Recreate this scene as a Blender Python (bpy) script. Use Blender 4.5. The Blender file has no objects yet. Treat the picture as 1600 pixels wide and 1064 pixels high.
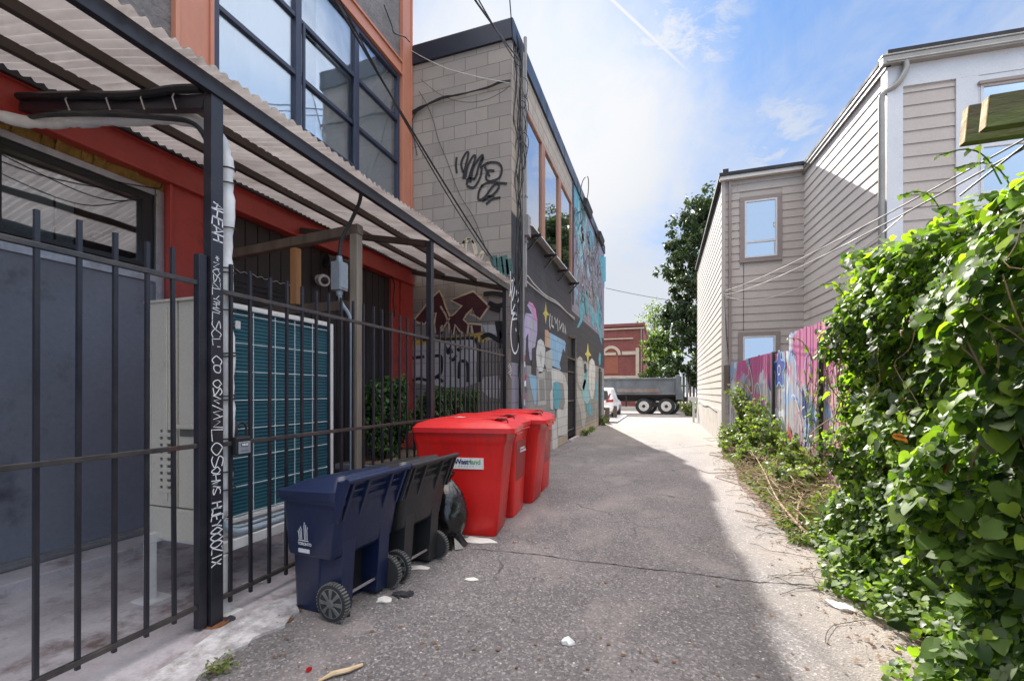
import bpy, math, random
import numpy as np
from mathutils import Vector, Matrix, noise as mnoise
random.seed(7); rng = np.random.default_rng(7)
scene = bpy.context.scene
COL = scene.collection
R = math.radians
PI = math.pi

# ------------------------------------------------------------------ camera, sky, sun, exposure
THETA = math.atan(237/696)
cam_d = bpy.data.cameras.new('camera'); cam = bpy.data.objects.new('camera', cam_d); COL.objects.link(cam)
cam.location = (0, 0, 1.5); cam.rotation_euler = (R(90), 0, THETA)
cam_d.sensor_width = 36; cam_d.lens = 36*696/1600; cam_d.shift_y = 0.05
cam_d.clip_start = 0.05; cam_d.clip_end = 2000
scene.camera = cam

SUN_AZ = R(15)       # left of +Y
SUN_EL = R(33.6)
w = bpy.data.worlds.new('World'); scene.world = w; w.use_nodes = True
nt = w.node_tree; N = nt.nodes; L = nt.links
N.clear()
def nd(t, **k):
    n = N.new(t)
    for a, b in k.items(): setattr(n, a, b)
    return n
out = nd('ShaderNodeOutputWorld'); bg = nd('ShaderNodeBackground'); bg.inputs['Strength'].default_value = 0.10
sky = nd('ShaderNodeTexSky', sky_type='NISHITA', sun_disc=False, sun_elevation=SUN_EL, sun_rotation=-SUN_AZ)
sky.air_density = 1.2; sky.dust_density = 1.0; sky.ozone_density = 1.5
tc = nd('ShaderNodeTexCoord')
sep = nd('ShaderNodeSeparateXYZ'); L.new(tc.outputs['Generated'], sep.inputs[0])
def mth(op, a, b=None, c=None, clamp=False):
    n = nd('ShaderNodeMath', operation=op); n.use_clamp = clamp
    for i, x in enumerate((a, b, c)):
        if x is None: continue
        if isinstance(x, (int, float)): n.inputs[i].default_value = x
        else: L.new(x, n.inputs[i])
    return n.outputs[0]
def maprange(x, a, b, c=0, d=1):
    n = nd('ShaderNodeMapRange', interpolation_type='SMOOTHSTEP'); L.new(x, n.inputs[0])
    for i, v in enumerate((a, b, c, d)): n.inputs[i+1].default_value = v
    return n.outputs[0]
def vdot(v):
    n = nd('ShaderNodeVectorMath', operation='DOT_PRODUCT'); L.new(tc.outputs['Generated'], n.inputs[0]); n.inputs[1].default_value = v
    return n.outputs['Value']
def pdir(u, v):      # world direction of a point of the sky
    a = (u-800)/696
    F = Vector((-math.sin(THETA), math.cos(THETA), 0)); Rt = Vector((math.cos(THETA), math.sin(THETA), 0))
    return (F + Rt*a + Vector((0, 0, (612-v)/696))).normalized()
# clouds projected on a flat layer: direction / (z + .12)
zz = mth('MAXIMUM', sep.outputs['Z'], 0.0)
den = mth('ADD', zz, 0.16)
cx = mth('DIVIDE', sep.outputs['X'], den); cy = mth('DIVIDE', sep.outputs['Y'], den)
cmb = nd('ShaderNodeCombineXYZ'); L.new(cx, cmb.inputs[0]); L.new(cy, cmb.inputs[1])
def wnoise(scale, detail, rough, dist=0.0, off=(0, 0, 0), sc=(1, 1, 1), rot=0):
    m = nd('ShaderNodeMapping'); L.new(cmb.outputs[0], m.inputs[0]); m.inputs['Location'].default_value = off
    m.inputs['Scale'].default_value = sc; m.inputs['Rotation'].default_value = (0, 0, rot)
    n = nd('ShaderNodeTexNoise'); L.new(m.outputs[0], n.inputs['Vector'])
    n.inputs['Scale'].default_value = scale; n.inputs['Detail'].default_value = detail; n.inputs['Roughness'].default_value = rough; n.inputs['Distortion'].default_value = dist
    return n.outputs['Fac']
n1 = wnoise(0.9, 8, .62, .6, (3.1, 1.7, 0), (1, .55, 1), .5)
n2 = wnoise(3.2, 10, .66, .9, (0, 5, 0), (1, .6, 1), .2)
hor = maprange(sep.outputs['Z'], 0.60, 0.18)                      # more haze and cloud low down
sund = Vector((-math.sin(SUN_AZ)*math.cos(SUN_EL), math.cos(SUN_AZ)*math.cos(SUN_EL), math.sin(SUN_EL)))
glow = maprange(vdot(sund), 0.93, 0.997)
c = mth('MULTIPLY', mth('ADD', mth('MULTIPLY', n1, .62), mth('MULTIPLY', n2, .38)), 1.0)
c = mth('ADD', c, mth('MULTIPLY', hor, .36)); c = mth('ADD', c, mth('MULTIPLY', glow, .30))
cov = maprange(c, 0.43, 0.88)
# two brighter puffs and a contrail seen high over the lane
def puff(u, v, r):
    return maprange(vdot(pdir(u, v)), math.cos(R(r)), math.cos(R(r*.1)))
pf = mth('MAXIMUM', mth('MAXIMUM', puff(1050, 75, 8), mth('MULTIPLY', puff(1215, 215, 6), .9)), mth('MULTIPLY', puff(1075, 30, 7), .9))
pf = mth('MULTIPLY', pf, maprange(wnoise(9, 8, .7, .4), .36, .62))
d0, d1 = pdir(945, -10), pdir(1165, 195)
nrm = d0.cross(d1).normalized(); midd = (d0+d1).normalized()
trail = mth('MULTIPLY', maprange(mth('ABSOLUTE', vdot(nrm)), .0045, .0012), maprange(vdot(midd), math.cos(R(15)), math.cos(R(9))))
trail = mth('MULTIPLY', trail, maprange(vdot((d0*.9+d1*.1).normalized()), .972, 1.0, .12, 1.0))
cov = mth('MAXIMUM', cov, mth('MAXIMUM', mth('MULTIPLY', pf, .9), trail), clamp=True)
tint = nd('ShaderNodeMix', data_type='RGBA', blend_type='MULTIPLY'); tint.inputs[0].default_value = 1
L.new(sky.outputs[0], tint.inputs[6]); tint.inputs[7].default_value = (0.09, 0.15, 0.26, 1)
base = nd('ShaderNodeMix', data_type='RGBA', blend_type='ADD'); base.inputs[0].default_value = 1; L.new(tint.outputs[2], base.inputs[6]); base.inputs[7].default_value = (.62, 1.28, 2.5, 1)
cc = nd('ShaderNodeMix', data_type='RGBA'); L.new(glow, cc.inputs[0])
cc.inputs[6].default_value = (3.35, 3.55, 3.9, 1); cc.inputs[7].default_value = (4.3, 4.35, 4.45, 1)
mx = nd('ShaderNodeMix', data_type='RGBA'); L.new(cov, mx.inputs[0]); L.new(base.outputs[2], mx.inputs[6]); L.new(cc.outputs[2], mx.inputs[7])
# unseen bright sky added as fill light behind, above and beside the camera
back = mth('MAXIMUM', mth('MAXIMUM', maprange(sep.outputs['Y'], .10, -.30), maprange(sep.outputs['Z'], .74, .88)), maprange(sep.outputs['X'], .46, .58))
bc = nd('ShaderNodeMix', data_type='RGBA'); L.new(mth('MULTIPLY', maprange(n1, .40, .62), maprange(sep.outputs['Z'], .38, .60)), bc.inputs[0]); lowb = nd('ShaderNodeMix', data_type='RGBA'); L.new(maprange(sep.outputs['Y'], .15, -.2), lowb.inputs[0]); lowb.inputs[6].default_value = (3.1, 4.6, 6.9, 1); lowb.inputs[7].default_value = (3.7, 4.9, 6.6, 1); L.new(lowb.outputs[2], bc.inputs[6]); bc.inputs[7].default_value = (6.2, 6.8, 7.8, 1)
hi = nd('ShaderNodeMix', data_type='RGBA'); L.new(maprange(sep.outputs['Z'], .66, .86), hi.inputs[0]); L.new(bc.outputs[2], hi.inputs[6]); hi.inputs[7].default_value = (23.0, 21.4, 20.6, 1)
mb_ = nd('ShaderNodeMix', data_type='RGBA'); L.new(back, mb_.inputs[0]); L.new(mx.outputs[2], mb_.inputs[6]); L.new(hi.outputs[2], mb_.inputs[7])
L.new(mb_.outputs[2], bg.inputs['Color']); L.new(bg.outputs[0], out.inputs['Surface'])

sd = bpy.data.lights.new('sun', 'SUN'); sun = bpy.data.objects.new('sun', sd); COL.objects.link(sun)
sd.energy = 5.0; sd.angle = R(.5); sd.color = (1, .95, .87)
sun.rotation_euler = sund.to_track_quat('Z', 'Y').to_euler(); sun.location = (-5, 20, 30)
scene.view_settings.view_transform = 'Standard'; scene.view_settings.look = 'None'
scene.view_settings.exposure = 1.15; scene.view_settings.gamma = 1
scene.cycles.max_bounces = 8; scene.cycles.transparent_max_bounces = 12
try: scene.cycles.use_denoising = True
except Exception: pass

# ------------------------------------------------------------------ layout helpers (photo measurements -> metres)
Fv = (-math.sin(THETA), math.cos(THETA)); Rv = (math.cos(THETA), math.sin(THETA))
def ray(u, v):
    a = (u-800)/696
    return Vector((Fv[0]+a*Rv[0], Fv[1]+a*Rv[1], (612-v)/696))
def PX(u, v, X):
    r = ray(u, v); t = X/r.x; return Vector((X, r.y*t, 1.5+r.z*t))
def PY(u, v, Y):
    r = ray(u, v); t = Y/r.y; return Vector((r.x*t, Y, 1.5+r.z*t))
def G(u, v, z=0.0):
    r = ray(u, v); t = (z-1.5)/r.z; return Vector((r.x*t, r.y*t, z))

# ------------------------------------------------------------------ materials
def new_mat(name):
    m = bpy.data.materials.new(name); m.use_nodes = True; return m
class MN:
    def __init__(s, m):
        s.m = m; s.t = m.node_tree; s.N = s.t.nodes; s.L = s.t.links
        s.p = s.N.get('Principled BSDF'); s.out = s.N.get('Material Output')
        s.geo = s.N.new('ShaderNodeNewGeometry')
    def n(s, t, **k):
        x = s.N.new(t)
        for a, b in k.items(): setattr(x, a, b)
        return x
    def link(s, a, b): s.L.new(a, b)
    def pos(s, sc=(1, 1, 1), rot=(0, 0, 0)):
        m = s.n('ShaderNodeMapping'); s.link(s.geo.outputs['Position'], m.inputs[0]); m.inputs['Scale'].default_value = sc; m.inputs['Rotation'].default_value = rot
        return m.outputs[0]
    def noise(s, scale, detail=4, rough=.55, sc=(1, 1, 1), dist=0):
        x = s.n('ShaderNodeTexNoise'); s.link(s.pos(sc), x.inputs['Vector'])
        x.inputs['Scale'].default_value = scale; x.inputs['Detail'].default_value = detail; x.inputs['Roughness'].default_value = rough; x.inputs['Distortion'].default_value = dist
        return x.outputs['Fac']
    def ramp(s, f, a, b, c=0., d=1.):
        x = s.n('ShaderNodeMapRange'); s.link(f, x.inputs[0]); x.clamp = True
        for i, v in enumerate((a, b, c, d)): x.inputs[i+1].default_value = v
        return x.outputs[0]
    def mix(s, f, a, b, mode='MIX'):
        x = s.n('ShaderNodeMix', data_type='RGBA', blend_type=mode)
        for i, v in ((0, f), (6, a), (7, b)):
            if isinstance(v, (int, float)): x.inputs[i].default_value = v
            elif isinstance(v, tuple): x.inputs[i].default_value = v if len(v) == 4 else (*v, 1)
            else: s.link(v, x.inputs[i])
        return x.outputs[2]
    def math(s, op, a, b=None):
        x = s.n('ShaderNodeMath', operation=op)
        for i, v in enumerate((a, b)):
            if v is None: continue
            if isinstance(v, (int, float)): x.inputs[i].default_value = v
            else: s.link(v, x.inputs[i])
        return x.outputs[0]
    def bump(s, f, strength=.3, dist=.01, prev=None):
        x = s.n('ShaderNodeBump'); s.link(f, x.inputs['Height']); x.inputs['Strength'].default_value = strength; x.inputs['Distance'].default_value = dist
        if prev is not None: s.link(prev, x.inputs['Normal'])
        return x.outputs[0]
    def fin(s, col=None, rough=None, nor=None):
        if col is not None: s.link(col, s.p.inputs['Base Color'])
        if rough is not None:
            if isinstance(rough, (int, float)): s.p.inputs['Roughness'].default_value = rough
            else: s.link(rough, s.p.inputs['Roughness'])
        if nor is not None: s.link(nor, s.p.inputs['Normal'])
        return s.m
def mat(name, a, b=None, rough=.6, metal=0., scale=3, lo=.35, hi=.68, bump=.15, bscale=40, bdist=.004, sc=(1, 1, 1), dirt=None, dscale=1.5, dlo=.55, dhi=.75, spec=None):
    m = new_mat(name); k = MN(m)
    if b is None: b = tuple(x*.72 for x in a)
    f = k.ramp(k.noise(scale, 6, .6, sc), lo, hi); col = k.mix(f, a, b)
    fine = k.ramp(k.noise(bscale, 5, .6, sc), .3, .7)
    col = k.mix(.18, col, k.mix(fine, tuple(x*.6 for x in a), tuple(min(1, x*1.35) for x in a)))
    if dirt: col = k.mix(k.ramp(k.noise(dscale, 8, .7, sc), dlo, dhi), col, dirt)
    rg = k.ramp(f, 0, 1, max(0, rough-.08), min(1, rough+.10))
    k.p.inputs['Metallic'].default_value = metal
    if spec is not None: k.p.inputs['Specular IOR Level'].default_value = spec
    return k.fin(col, rg, k.bump(fine, bump, bdist))
def wallcoord(k, plane):
    sp = k.n('ShaderNodeSeparateXYZ'); k.link(k.geo.outputs['Position'], sp.inputs[0])
    cb = k.n('ShaderNodeCombineXYZ')
    k.link(sp.outputs['Y' if plane == 'X' else 'X'], cb.inputs[0]); k.link(sp.outputs['Z'], cb.inputs[1])
    return cb.outputs[0], sp
def brickmat(name, c1, c2, mortar, bw, rh, ms, plane, rough=.85, stain=None, off=(0, 0), bdist=.012, streak=.5, mbias=0.1):
    m = new_mat(name); k = MN(m)
    v, sp = wallcoord(k, plane)
    mp = k.n('ShaderNodeMapping'); k.link(v, mp.inputs[0]); mp.inputs['Location'].default_value = (off[0], off[1], 0)
    # wobble so that the joints are not ruler straight
    nz = k.n('ShaderNodeTexNoise'); k.link(k.geo.outputs['Position'], nz.inputs['Vector']); nz.inputs['Scale'].default_value = 6; nz.inputs['Detail'].default_value = 3
    vm = k.n('ShaderNodeVectorMath', operation='MULTIPLY_ADD'); k.link(nz.outputs['Color'], vm.inputs[0]); vm.inputs[1].default_value = (.012, .012, 0); k.link(mp.outputs[0], vm.inputs[2])
    b = k.n('ShaderNodeTexBrick'); k.link(vm.outputs[0], b.inputs['Vector'])
    b.inputs['Color1'].default_value = (*c1, 1); b.inputs['Color2'].default_value = (*c2, 1); b.inputs['Mortar'].default_value = (*mortar, 1)
    b.inputs['Scale'].default_value = 1; b.inputs['Mortar Size'].default_value = ms; b.inputs['Mortar Smooth'].default_value = .3; b.inputs['Bias'].default_value = mbias
    b.inputs['Brick Width'].default_value = bw; b.inputs['Row Height'].default_value = rh
    col = b.outputs['Color']
    col = k.mix(k.ramp(k.noise(1.3, 7, .65), .4, .75, 0, .35), col, tuple(x*.55 for x in c1))
    if stain: col = k.mix(k.ramp(k.noise(1.1, 8, .7, (1.6, 1.6, .35)), .56, .78, 0, streak), col, stain)
    fine = k.noise(90, 4, .65)
    col = k.mix(k.ramp(fine, .3, .75, 0, .3), col, tuple(min(1, x*1.3) for x in c1))
    h = k.math('SUBTRACT', k.math('MULTIPLY', fine, .25), b.outputs['Fac'])
    return k.fin(col, rough, k.bump(h, .55, bdist))
M = {}
M['asphalt'] = new_mat('asphalt'); k = MN(M['asphalt'])
sp = k.n('ShaderNodeSeparateXYZ'); k.link(k.geo.outputs['Position'], sp.inputs[0])
big = k.noise(.7, 6, .6); big2 = k.noise(2.4, 7, .65)
vo = k.n('ShaderNodeTexVoronoi'); k.link(k.pos(), vo.inputs['Vector']); vo.inputs['Scale'].default_value = 78
vo2 = k.n('ShaderNodeTexVoronoi'); k.link(k.pos(), vo2.inputs['Vector']); vo2.inputs['Scale'].default_value = 34
col = k.mix(k.ramp(big, .35, .65), (.105, .097, .100), (.172, .158, .158))
col = k.mix(k.ramp(big2, .45, .75, 0, .45), col, (.10, .092, .095))
sc_ = k.n('ShaderNodeSeparateColor'); k.link(vo.outputs['Color'], sc_.inputs[0])
col = k.mix(k.ramp(sc_.outputs[0], .62, .95, 0, .42), col, (.42, .395, .385))
col = k.mix(k.ramp(sc_.outputs[1], .50, .92, 0, .55), col, (.045, .042, .045))
col = k.mix(k.ramp(k.noise(1.1, 5, .55, (1, .6, 1), .5), .52, .68, 0, .6), col, (.27, .235, .225))
s2 = k.n('ShaderNodeSeparateColor'); k.link(vo2.outputs['Color'], s2.inputs[0])
col = k.mix(k.math('MULTIPLY', k.ramp(s2.outputs[0], .95, .98), k.ramp(vo2.outputs['Distance'], .30, .15)), col, (.50, .48, .46))
# dust and silt gathered along the sunny edge and down the lane
edge = k.math('ADD', sp.outputs['X'], k.math('MULTIPLY', k.math('SUBTRACT', k.noise(1.2, 6, .6), .5), 1.2))
col = k.mix(k.ramp(edge, .55, 1.35, 0, .72), col, k.mix(k.ramp(k.noise(9, 6, .7), .3, .7), (.34, .295, .25), (.22, .19, .165)))
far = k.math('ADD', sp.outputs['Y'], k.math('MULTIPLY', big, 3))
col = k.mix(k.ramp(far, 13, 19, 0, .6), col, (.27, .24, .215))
# hairline cracks: voronoi cell edges, broken up
vc = k.n('ShaderNodeTexVoronoi', feature='DISTANCE_TO_EDGE'); 
mpn = k.n('ShaderNodeVectorMath', operation='MULTIPLY_ADD'); nzz = k.n('ShaderNodeTexNoise'); k.link(k.pos(), nzz.inputs['Vector']); nzz.inputs['Scale'].default_value = 3; nzz.inputs['Detail'].default_value = 6
k.link(nzz.outputs['Color'], mpn.inputs[0]); mpn.inputs[1].default_value = (.45, .45, 0); k.link(k.pos(), mpn.inputs[2])
k.link(mpn.outputs[0], vc.inputs['Vector']); vc.inputs['Scale'].default_value = .55
ck = k.math('MULTIPLY', k.ramp(vc.outputs['Distance'], .0075, .002), k.ramp(big, .50, .60))
col = k.mix(k.math('MULTIPLY', ck, .7), col, (.03, .028, .028))
# oil and leaf stains, light gum spots
col = k.mix(k.ramp(k.noise(3.6, 8, .75), .66, .78, 0, .5), col, (.055, .048, .045))
nb = k.bump(k.math('ADD', k.math('MULTIPLY', vo.outputs['Distance'], 1), k.math('MULTIPLY', big2, .4)), .55, .008)
nb = k.bump(k.math('MULTIPLY', ck, -1), .8, .01, nb)
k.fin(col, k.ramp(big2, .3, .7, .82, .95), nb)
M['concrete'] = mat('concrete', (.47, .44, .46), (.27, .245, .26), .88, scale=2.2, bump=.35, bscale=60, dirt=(.13, .095, .09), dscale=2.6, dlo=.50, dhi=.68)
M['kerb'] = mat('pale_concrete', (.60, .59, .60), (.34, .32, .33), .9, scale=7, lo=.42, hi=.60, bump=.4, bscale=50, dirt=(.24, .22, .215), dscale=9, dlo=.46, dhi=.66)
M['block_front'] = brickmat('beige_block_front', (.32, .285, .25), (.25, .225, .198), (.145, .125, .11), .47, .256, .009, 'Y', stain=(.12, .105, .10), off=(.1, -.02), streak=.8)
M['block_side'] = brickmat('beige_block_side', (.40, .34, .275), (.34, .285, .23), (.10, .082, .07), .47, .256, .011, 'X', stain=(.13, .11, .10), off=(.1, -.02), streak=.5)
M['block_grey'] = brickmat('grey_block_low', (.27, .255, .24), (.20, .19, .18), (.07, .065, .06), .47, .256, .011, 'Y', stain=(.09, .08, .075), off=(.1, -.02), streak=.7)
def pblock(name, c, plane='X', st=(.09, .085, .09), streak=.55, ms=.010):
    M[name] = brickmat(name, c, tuple(x*.84 for x in c), tuple(x*.42 for x in c), .47, .256, ms, plane, stain=st, off=(.1, -.02), streak=streak, rough=.75, bdist=.006)
pblock('paint_charcoal', (.036, .034, .042)); pblock('paint_grey', (.25, .245, .235)); pblock('paint_white', (.55, .55, .53)); pblock('paint_offwhite', (.40, .40, .37))
pblock('paint_sky', (.24, .42, .58)); pblock('paint_cyan', (.09, .33, .41)); pblock('paint_lilac', (.40, .34, .52)); pblock('paint_pink', (.62, .22, .42))
pblock('paint_yellow', (.60, .52, .10)); pblock('paint_mauve', (.22, .205, .26)); pblock('paint_tan', (.48, .30, .20)); pblock('paint_palecyan', (.25, .45, .50)); pblock('paint_red', (.42, .06, .07))
pblock('spray_maroon', (.075, .018, .026), 'Y'); pblock('spray_cream', (.62, .52, .38), 'Y'); pblock('spray_white', (.52, .52, .54), 'Y', st=(.12, .12, .14), streak=.6); pblock('spray_yellow', (.62, .42, .06), 'Y'); pblock('spray_black', (.018, .017, .02), 'Y'); pblock('spray_teal', (.07, .16, .15), 'Y')
M['flashing'] = mat('navy_flashing', (.022, .026, .042), (.014, .016, .026), .38, .3, scale=2, bump=.05, bscale=8)
M['black_metal'] = mat('black_painted_steel', (.018, .018, .026), (.030, .028, .034), .36, .2, scale=7, bump=.12, bscale=60, dirt=(.075, .040, .028), dscale=4, dlo=.62, dhi=.76)
M['rail_metal'] = mat('worn_rail_steel', (.045, .042, .045), (.10, .085, .078), .42, .4, scale=9, bump=.15, bscale=60, dirt=(.11, .055, .035), dscale=5, dlo=.58, dhi=.72)
M['brown_steel'] = mat('brown_rafter_steel', (.045, .033, .028), (.075, .052, .042), .5, .2, scale=6, bump=.2, bscale=40)
M['salmon'] = mat('salmon_paint', (.50, .205, .125), (.43, .165, .10), .5, scale=1.5, bump=.06, bscale=12, dirt=(.22, .09, .06), dscale=1.4, dlo=.6, dhi=.8, sc=(1, 1, .5))
M['red_paint'] = mat('red_paint', (.42, .055, .042), (.35, .042, .033), .42, scale=2, bump=.06, bscale=12, dirt=(.10, .020, .018), dscale=1.8, dlo=.58, dhi=.76)
M['stucco'] = mat('grey_stucco', (.205, .19, .185), (.13, .12, .118), .9, scale=3, bump=.8, bscale=22, bdist=.012, dirt=(.07, .06, .06), dscale=2)
M['darkboard'] = mat('dark_boards', (.022, .019, .019), (.040, .033, .030), .55, scale=4, bump=.3, bscale=20, sc=(1, 4, .4))
M['slate_panel'] = mat('slate_panel', (.175, .185, .225), (.13, .14, .175), .45, scale=1.1, bump=.03, bscale=25, dirt=(.020, .020, .026), dscale=1.3, dlo=.56, dhi=.76)
M['navy_frame'] = mat('navy_window_frame', (.022, .028, .055), (.035, .042, .075), .4, .1, scale=6, bump=.05)
M['black_frame'] = mat('black_window_frame', (.012, .012, .014), None, .35, .1)
M['alu'] = mat('mill_aluminium', (.42, .42, .44), (.30, .30, .32), .42, .8, scale=8, bump=.1)
M['timber_dark'] = mat('weathered_timber', (.155, .115, .085), (.065, .050, .042), .8, scale=5, bump=.5, bscale=26, sc=(1, 1, .12), bdist=.006)
M['timber_grey'] = mat('grey_post_timber', (.30, .25, .19), (.13, .105, .085), .85, scale=6, bump=.6, bscale=30, sc=(1, 1, .10), bdist=.006)
M['timber_new'] = mat('orange_stud_timber', (.42, .21, .085), (.27, .12, .045), .7, scale=6, bump=.3, bscale=30, sc=(1, 1, .15))
M['timber_moss'] = mat('mossy_timber', (.10, .085, .035), (.055, .045, .030), .85, scale=7, bump=.6, bscale=35, sc=(.25, 1, 1), dirt=(.105, .14, .030), dscale=5, dlo=.42, dhi=.62, bdist=.006)
M['endgrain'] = mat('sawn_end_timber', (.50, .38, .17), (.33, .24, .11), .8, scale=12, bump=.3, bscale=50)
M['osb'] = mat('yellow_foam_seal', (.38, .24, .06), (.20, .12, .035), .9, scale=14, bump=.8, bscale=40, bdist=.01)
M['beige_plastic'] = mat('beige_casing', (.56, .52, .44), (.49, .45, .38), .42, scale=1.2, bump=.02, bscale=60, dirt=(.28, .25, .20), dscale=2.6, dlo=.64, dhi=.82)
M['beige_dark'] = mat('casing_shadow_gap', (.14, .13, .11), None, .6)
M['white_metal'] = mat('white_coated_steel', (.66, .66, .66), (.52, .51, .50), .4, scale=5, bump=.05, dirt=(.22, .17, .13), dscale=5, dlo=.62, dhi=.78)
M['guard'] = mat('guard_wire', (.62, .66, .68), None, .4)
M['rubber'] = mat('rubber_tyre', (.020, .020, .021), (.034, .033, .032), .8, scale=20, bump=.3, bscale=60)
M['black_plastic'] = mat('black_plastic', (.014, .014, .016), (.024, .024, .026), .38, scale=4, bump=.08, bscale=50)
M['cable'] = mat('black_cable', (.012, .012, .013), None, .5)
M['cable_grey'] = mat('grey_cable', (.27, .26, .25), None, .55)
M['cable_dusk'] = mat('weathered_grey_cable', (.16, .155, .155), None, .7)
M['cable_white'] = mat('white_cable', (.62, .60, .57), None, .5)
M['pvc'] = mat('blue_grey_conduit', (.33, .40, .47), (.27, .33, .39), .45, scale=4, bump=.03)
M['lineset'] = mat('white_wrap', (.72, .72, .71), (.56, .55, .54), .5, scale=5, bump=.3, bscale=18, dirt=(.30, .28, .26), dscale=4, dlo=.6, dhi=.8)
M['galv'] = mat('grey_box_metal', (.30, .34, .37), (.24, .27, .30), .4, .4, scale=9, bump=.06)
M['red_plastic'] = mat('red_bin_plastic', (.66, .010, .008), (.55, .010, .008), .36, scale=1.8, bump=.10, bscale=14, dirt=(.40, .016, .014), dscale=3.2, dlo=.56, dhi=.80, sc=(1.5, 1.5, .5))
M['red_lid'] = mat('red_lid_plastic', (.57, .018, .020), (.50, .016, .018), .40, scale=3, bump=.12, bscale=16, dirt=(.36, .05, .045), dscale=6, dlo=.62, dhi=.8)
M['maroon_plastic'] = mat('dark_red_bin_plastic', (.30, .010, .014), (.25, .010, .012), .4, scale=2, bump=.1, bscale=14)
M['navy_plastic'] = mat('navy_cart_plastic', (.009, .017, .058), (.007, .013, .042), .36, scale=2, bump=.16, bscale=30, dirt=(.04, .043, .06), dscale=3.5, dlo=.58, dhi=.78)
M['char_plastic'] = mat('charcoal_cart_plastic', (.026, .026, .028), (.019, .019, .021), .42, scale=2, bump=.16, bscale=30, dirt=(.06, .058, .056), dscale=3.5, dlo=.6, dhi=.8)
M['white_print'] = mat('white_print', (.72, .72, .74), None, .5, bump=0)
M['sticker_white'] = mat('white_sticker', (.74, .74, .73), (.66, .66, .64), .4, bump=.02)
M['navy_print'] = mat('navy_print', (.015, .03, .11), None, .5, bump=0); M['green_print'] = mat('green_print', (.06, .30, .05), None, .5, bump=0)
M['bag'] = mat('bin_bag_film', (.006, .006, .007), None, .27, scale=3, bump=.25, bscale=7, bdist=.02, spec=.8)
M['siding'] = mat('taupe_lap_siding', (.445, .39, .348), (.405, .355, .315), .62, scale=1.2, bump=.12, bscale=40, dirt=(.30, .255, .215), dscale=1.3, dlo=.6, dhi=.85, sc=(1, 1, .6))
M['siding_pale'] = mat('sunlit_lap_siding', (.66, .605, .545), (.60, .555, .50), .62, scale=1.2, bump=.12, bscale=40, dirt=(.46, .41, .35), dscale=1.2, dlo=.6, dhi=.85, sc=(1, 1, .6))  # siding colour lightened for sun on the lane sides; the gutter shares it
M['trim'] = mat('taupe_trim', (.27, .215, .19), (.24, .19, .17), .55, scale=3, bump=.08)
M['white_trim'] = mat('white_trim', (.60, .61, .63), (.53, .54, .56), .45, scale=2, bump=.04, dirt=(.42, .42, .44), dscale=2, dlo=.62, dhi=.85)
M['gutter'] = mat('grey_gutter', (.33, .31, .28), (.24, .225, .20), .42, .3, scale=3, bump=.05)
M['roof_dark'] = mat('dark_roof_edge', (.030, .030, .034), None, .8)
M['foundation'] = mat('cream_foundation', (.58, .54, .49), (.46, .42, .38), .9, scale=2, bump=.4, bscale=30, dirt=(.26, .22, .18), dscale=2.5)
M['brick_red'] = brickmat('red_brick', (.27, .055, .042), (.15, .030, .028), (.26, .17, .14), .30, .10, .012, 'Y', stain=(.07, .03, .03), streak=.8)
M['stone_cream'] = mat('cream_stone', (.58, .47, .36), (.45, .36, .27), .85, scale=4, bump=.2, bscale=20)
M['brick_infill'] = brickmat('orange_brick_infill', (.34, .10, .055), (.29, .085, .045), (.25, .13, .1), .26, .085, .010, 'Y')
M['truck_grey'] = mat('worn_grey_truck_steel', (.15, .165, .175), (.09, .10, .108), .55, .2, scale=1.6, bump=.1, bscale=12, dirt=(.16, .085, .055), dscale=2.6, dlo=.58, dhi=.72, sc=(1, 1, .6))
M['truck_dark'] = mat('dark_chassis', (.018, .016, .015), (.04, .03, .025), .7, scale=4)
M['wheel_white'] = mat('white_wheel_disc', (.66, .64, .60), (.48, .45, .42), .45, scale=6, dirt=(.2, .15, .12), dscale=7)
M['car_white'] = mat('white_car_paint', (.78, .79, .81), (.76, .77, .79), .22, scale=2, bump=0, spec=.6)
M['tail_red'] = mat('red_tail_lens', (.30, .008, .012), None, .12, bump=0)
M['car_glass'] = mat('dark_car_glass', (.012, .014, .017), None, .06, bump=0, spec=.8)
M['bark'] = mat('tree_bark', (.115, .088, .066), (.055, .042, .033), .9, scale=8, bump=.8, bscale=20, sc=(1, 1, .25), bdist=.02)
M['twig'] = mat('dry_twig', (.30, .20, .115), (.18, .12, .075), .8, scale=15, bump=.3)
M['pale_stick'] = mat('pale_split_stick', (.55, .42, .26), (.38, .27, .16), .75, scale=20, bump=.3, sc=(1, 1, 1))
M['paper'] = mat('litter_paper', (.68, .66, .62), (.55, .52, .48), .7, scale=20, bump=.3)
M['glove'] = mat('black_glove_knit', (.016, .017, .022), (.03, .03, .036), .8, scale=30, bump=.6, bscale=90)
M['red_litter'] = mat('red_wrapper', (.5, .01, .012), None, .35)
M['brown_leaf'] = mat('dry_leaf', (.17, .085, .035), (.08, .045, .025), .8, scale=30)
M['curtain'] = mat('curtain_cloth', (.84, .86, .82), (.76, .79, .76), .85, scale=4, bump=.1)
M['curtain_dark'] = mat('dark_room_wall', (.035, .04, .05), None, .9)
M['soil'] = mat('dry_soil', (.22, .165, .115), (.11, .08, .06), .95, scale=5, bump=.9, bscale=40, bdist=.02)
M['crack'] = mat('dark_crack_line', (.022, .020, .020), None, .95)  # near-black colour of the crack ribbon

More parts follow.
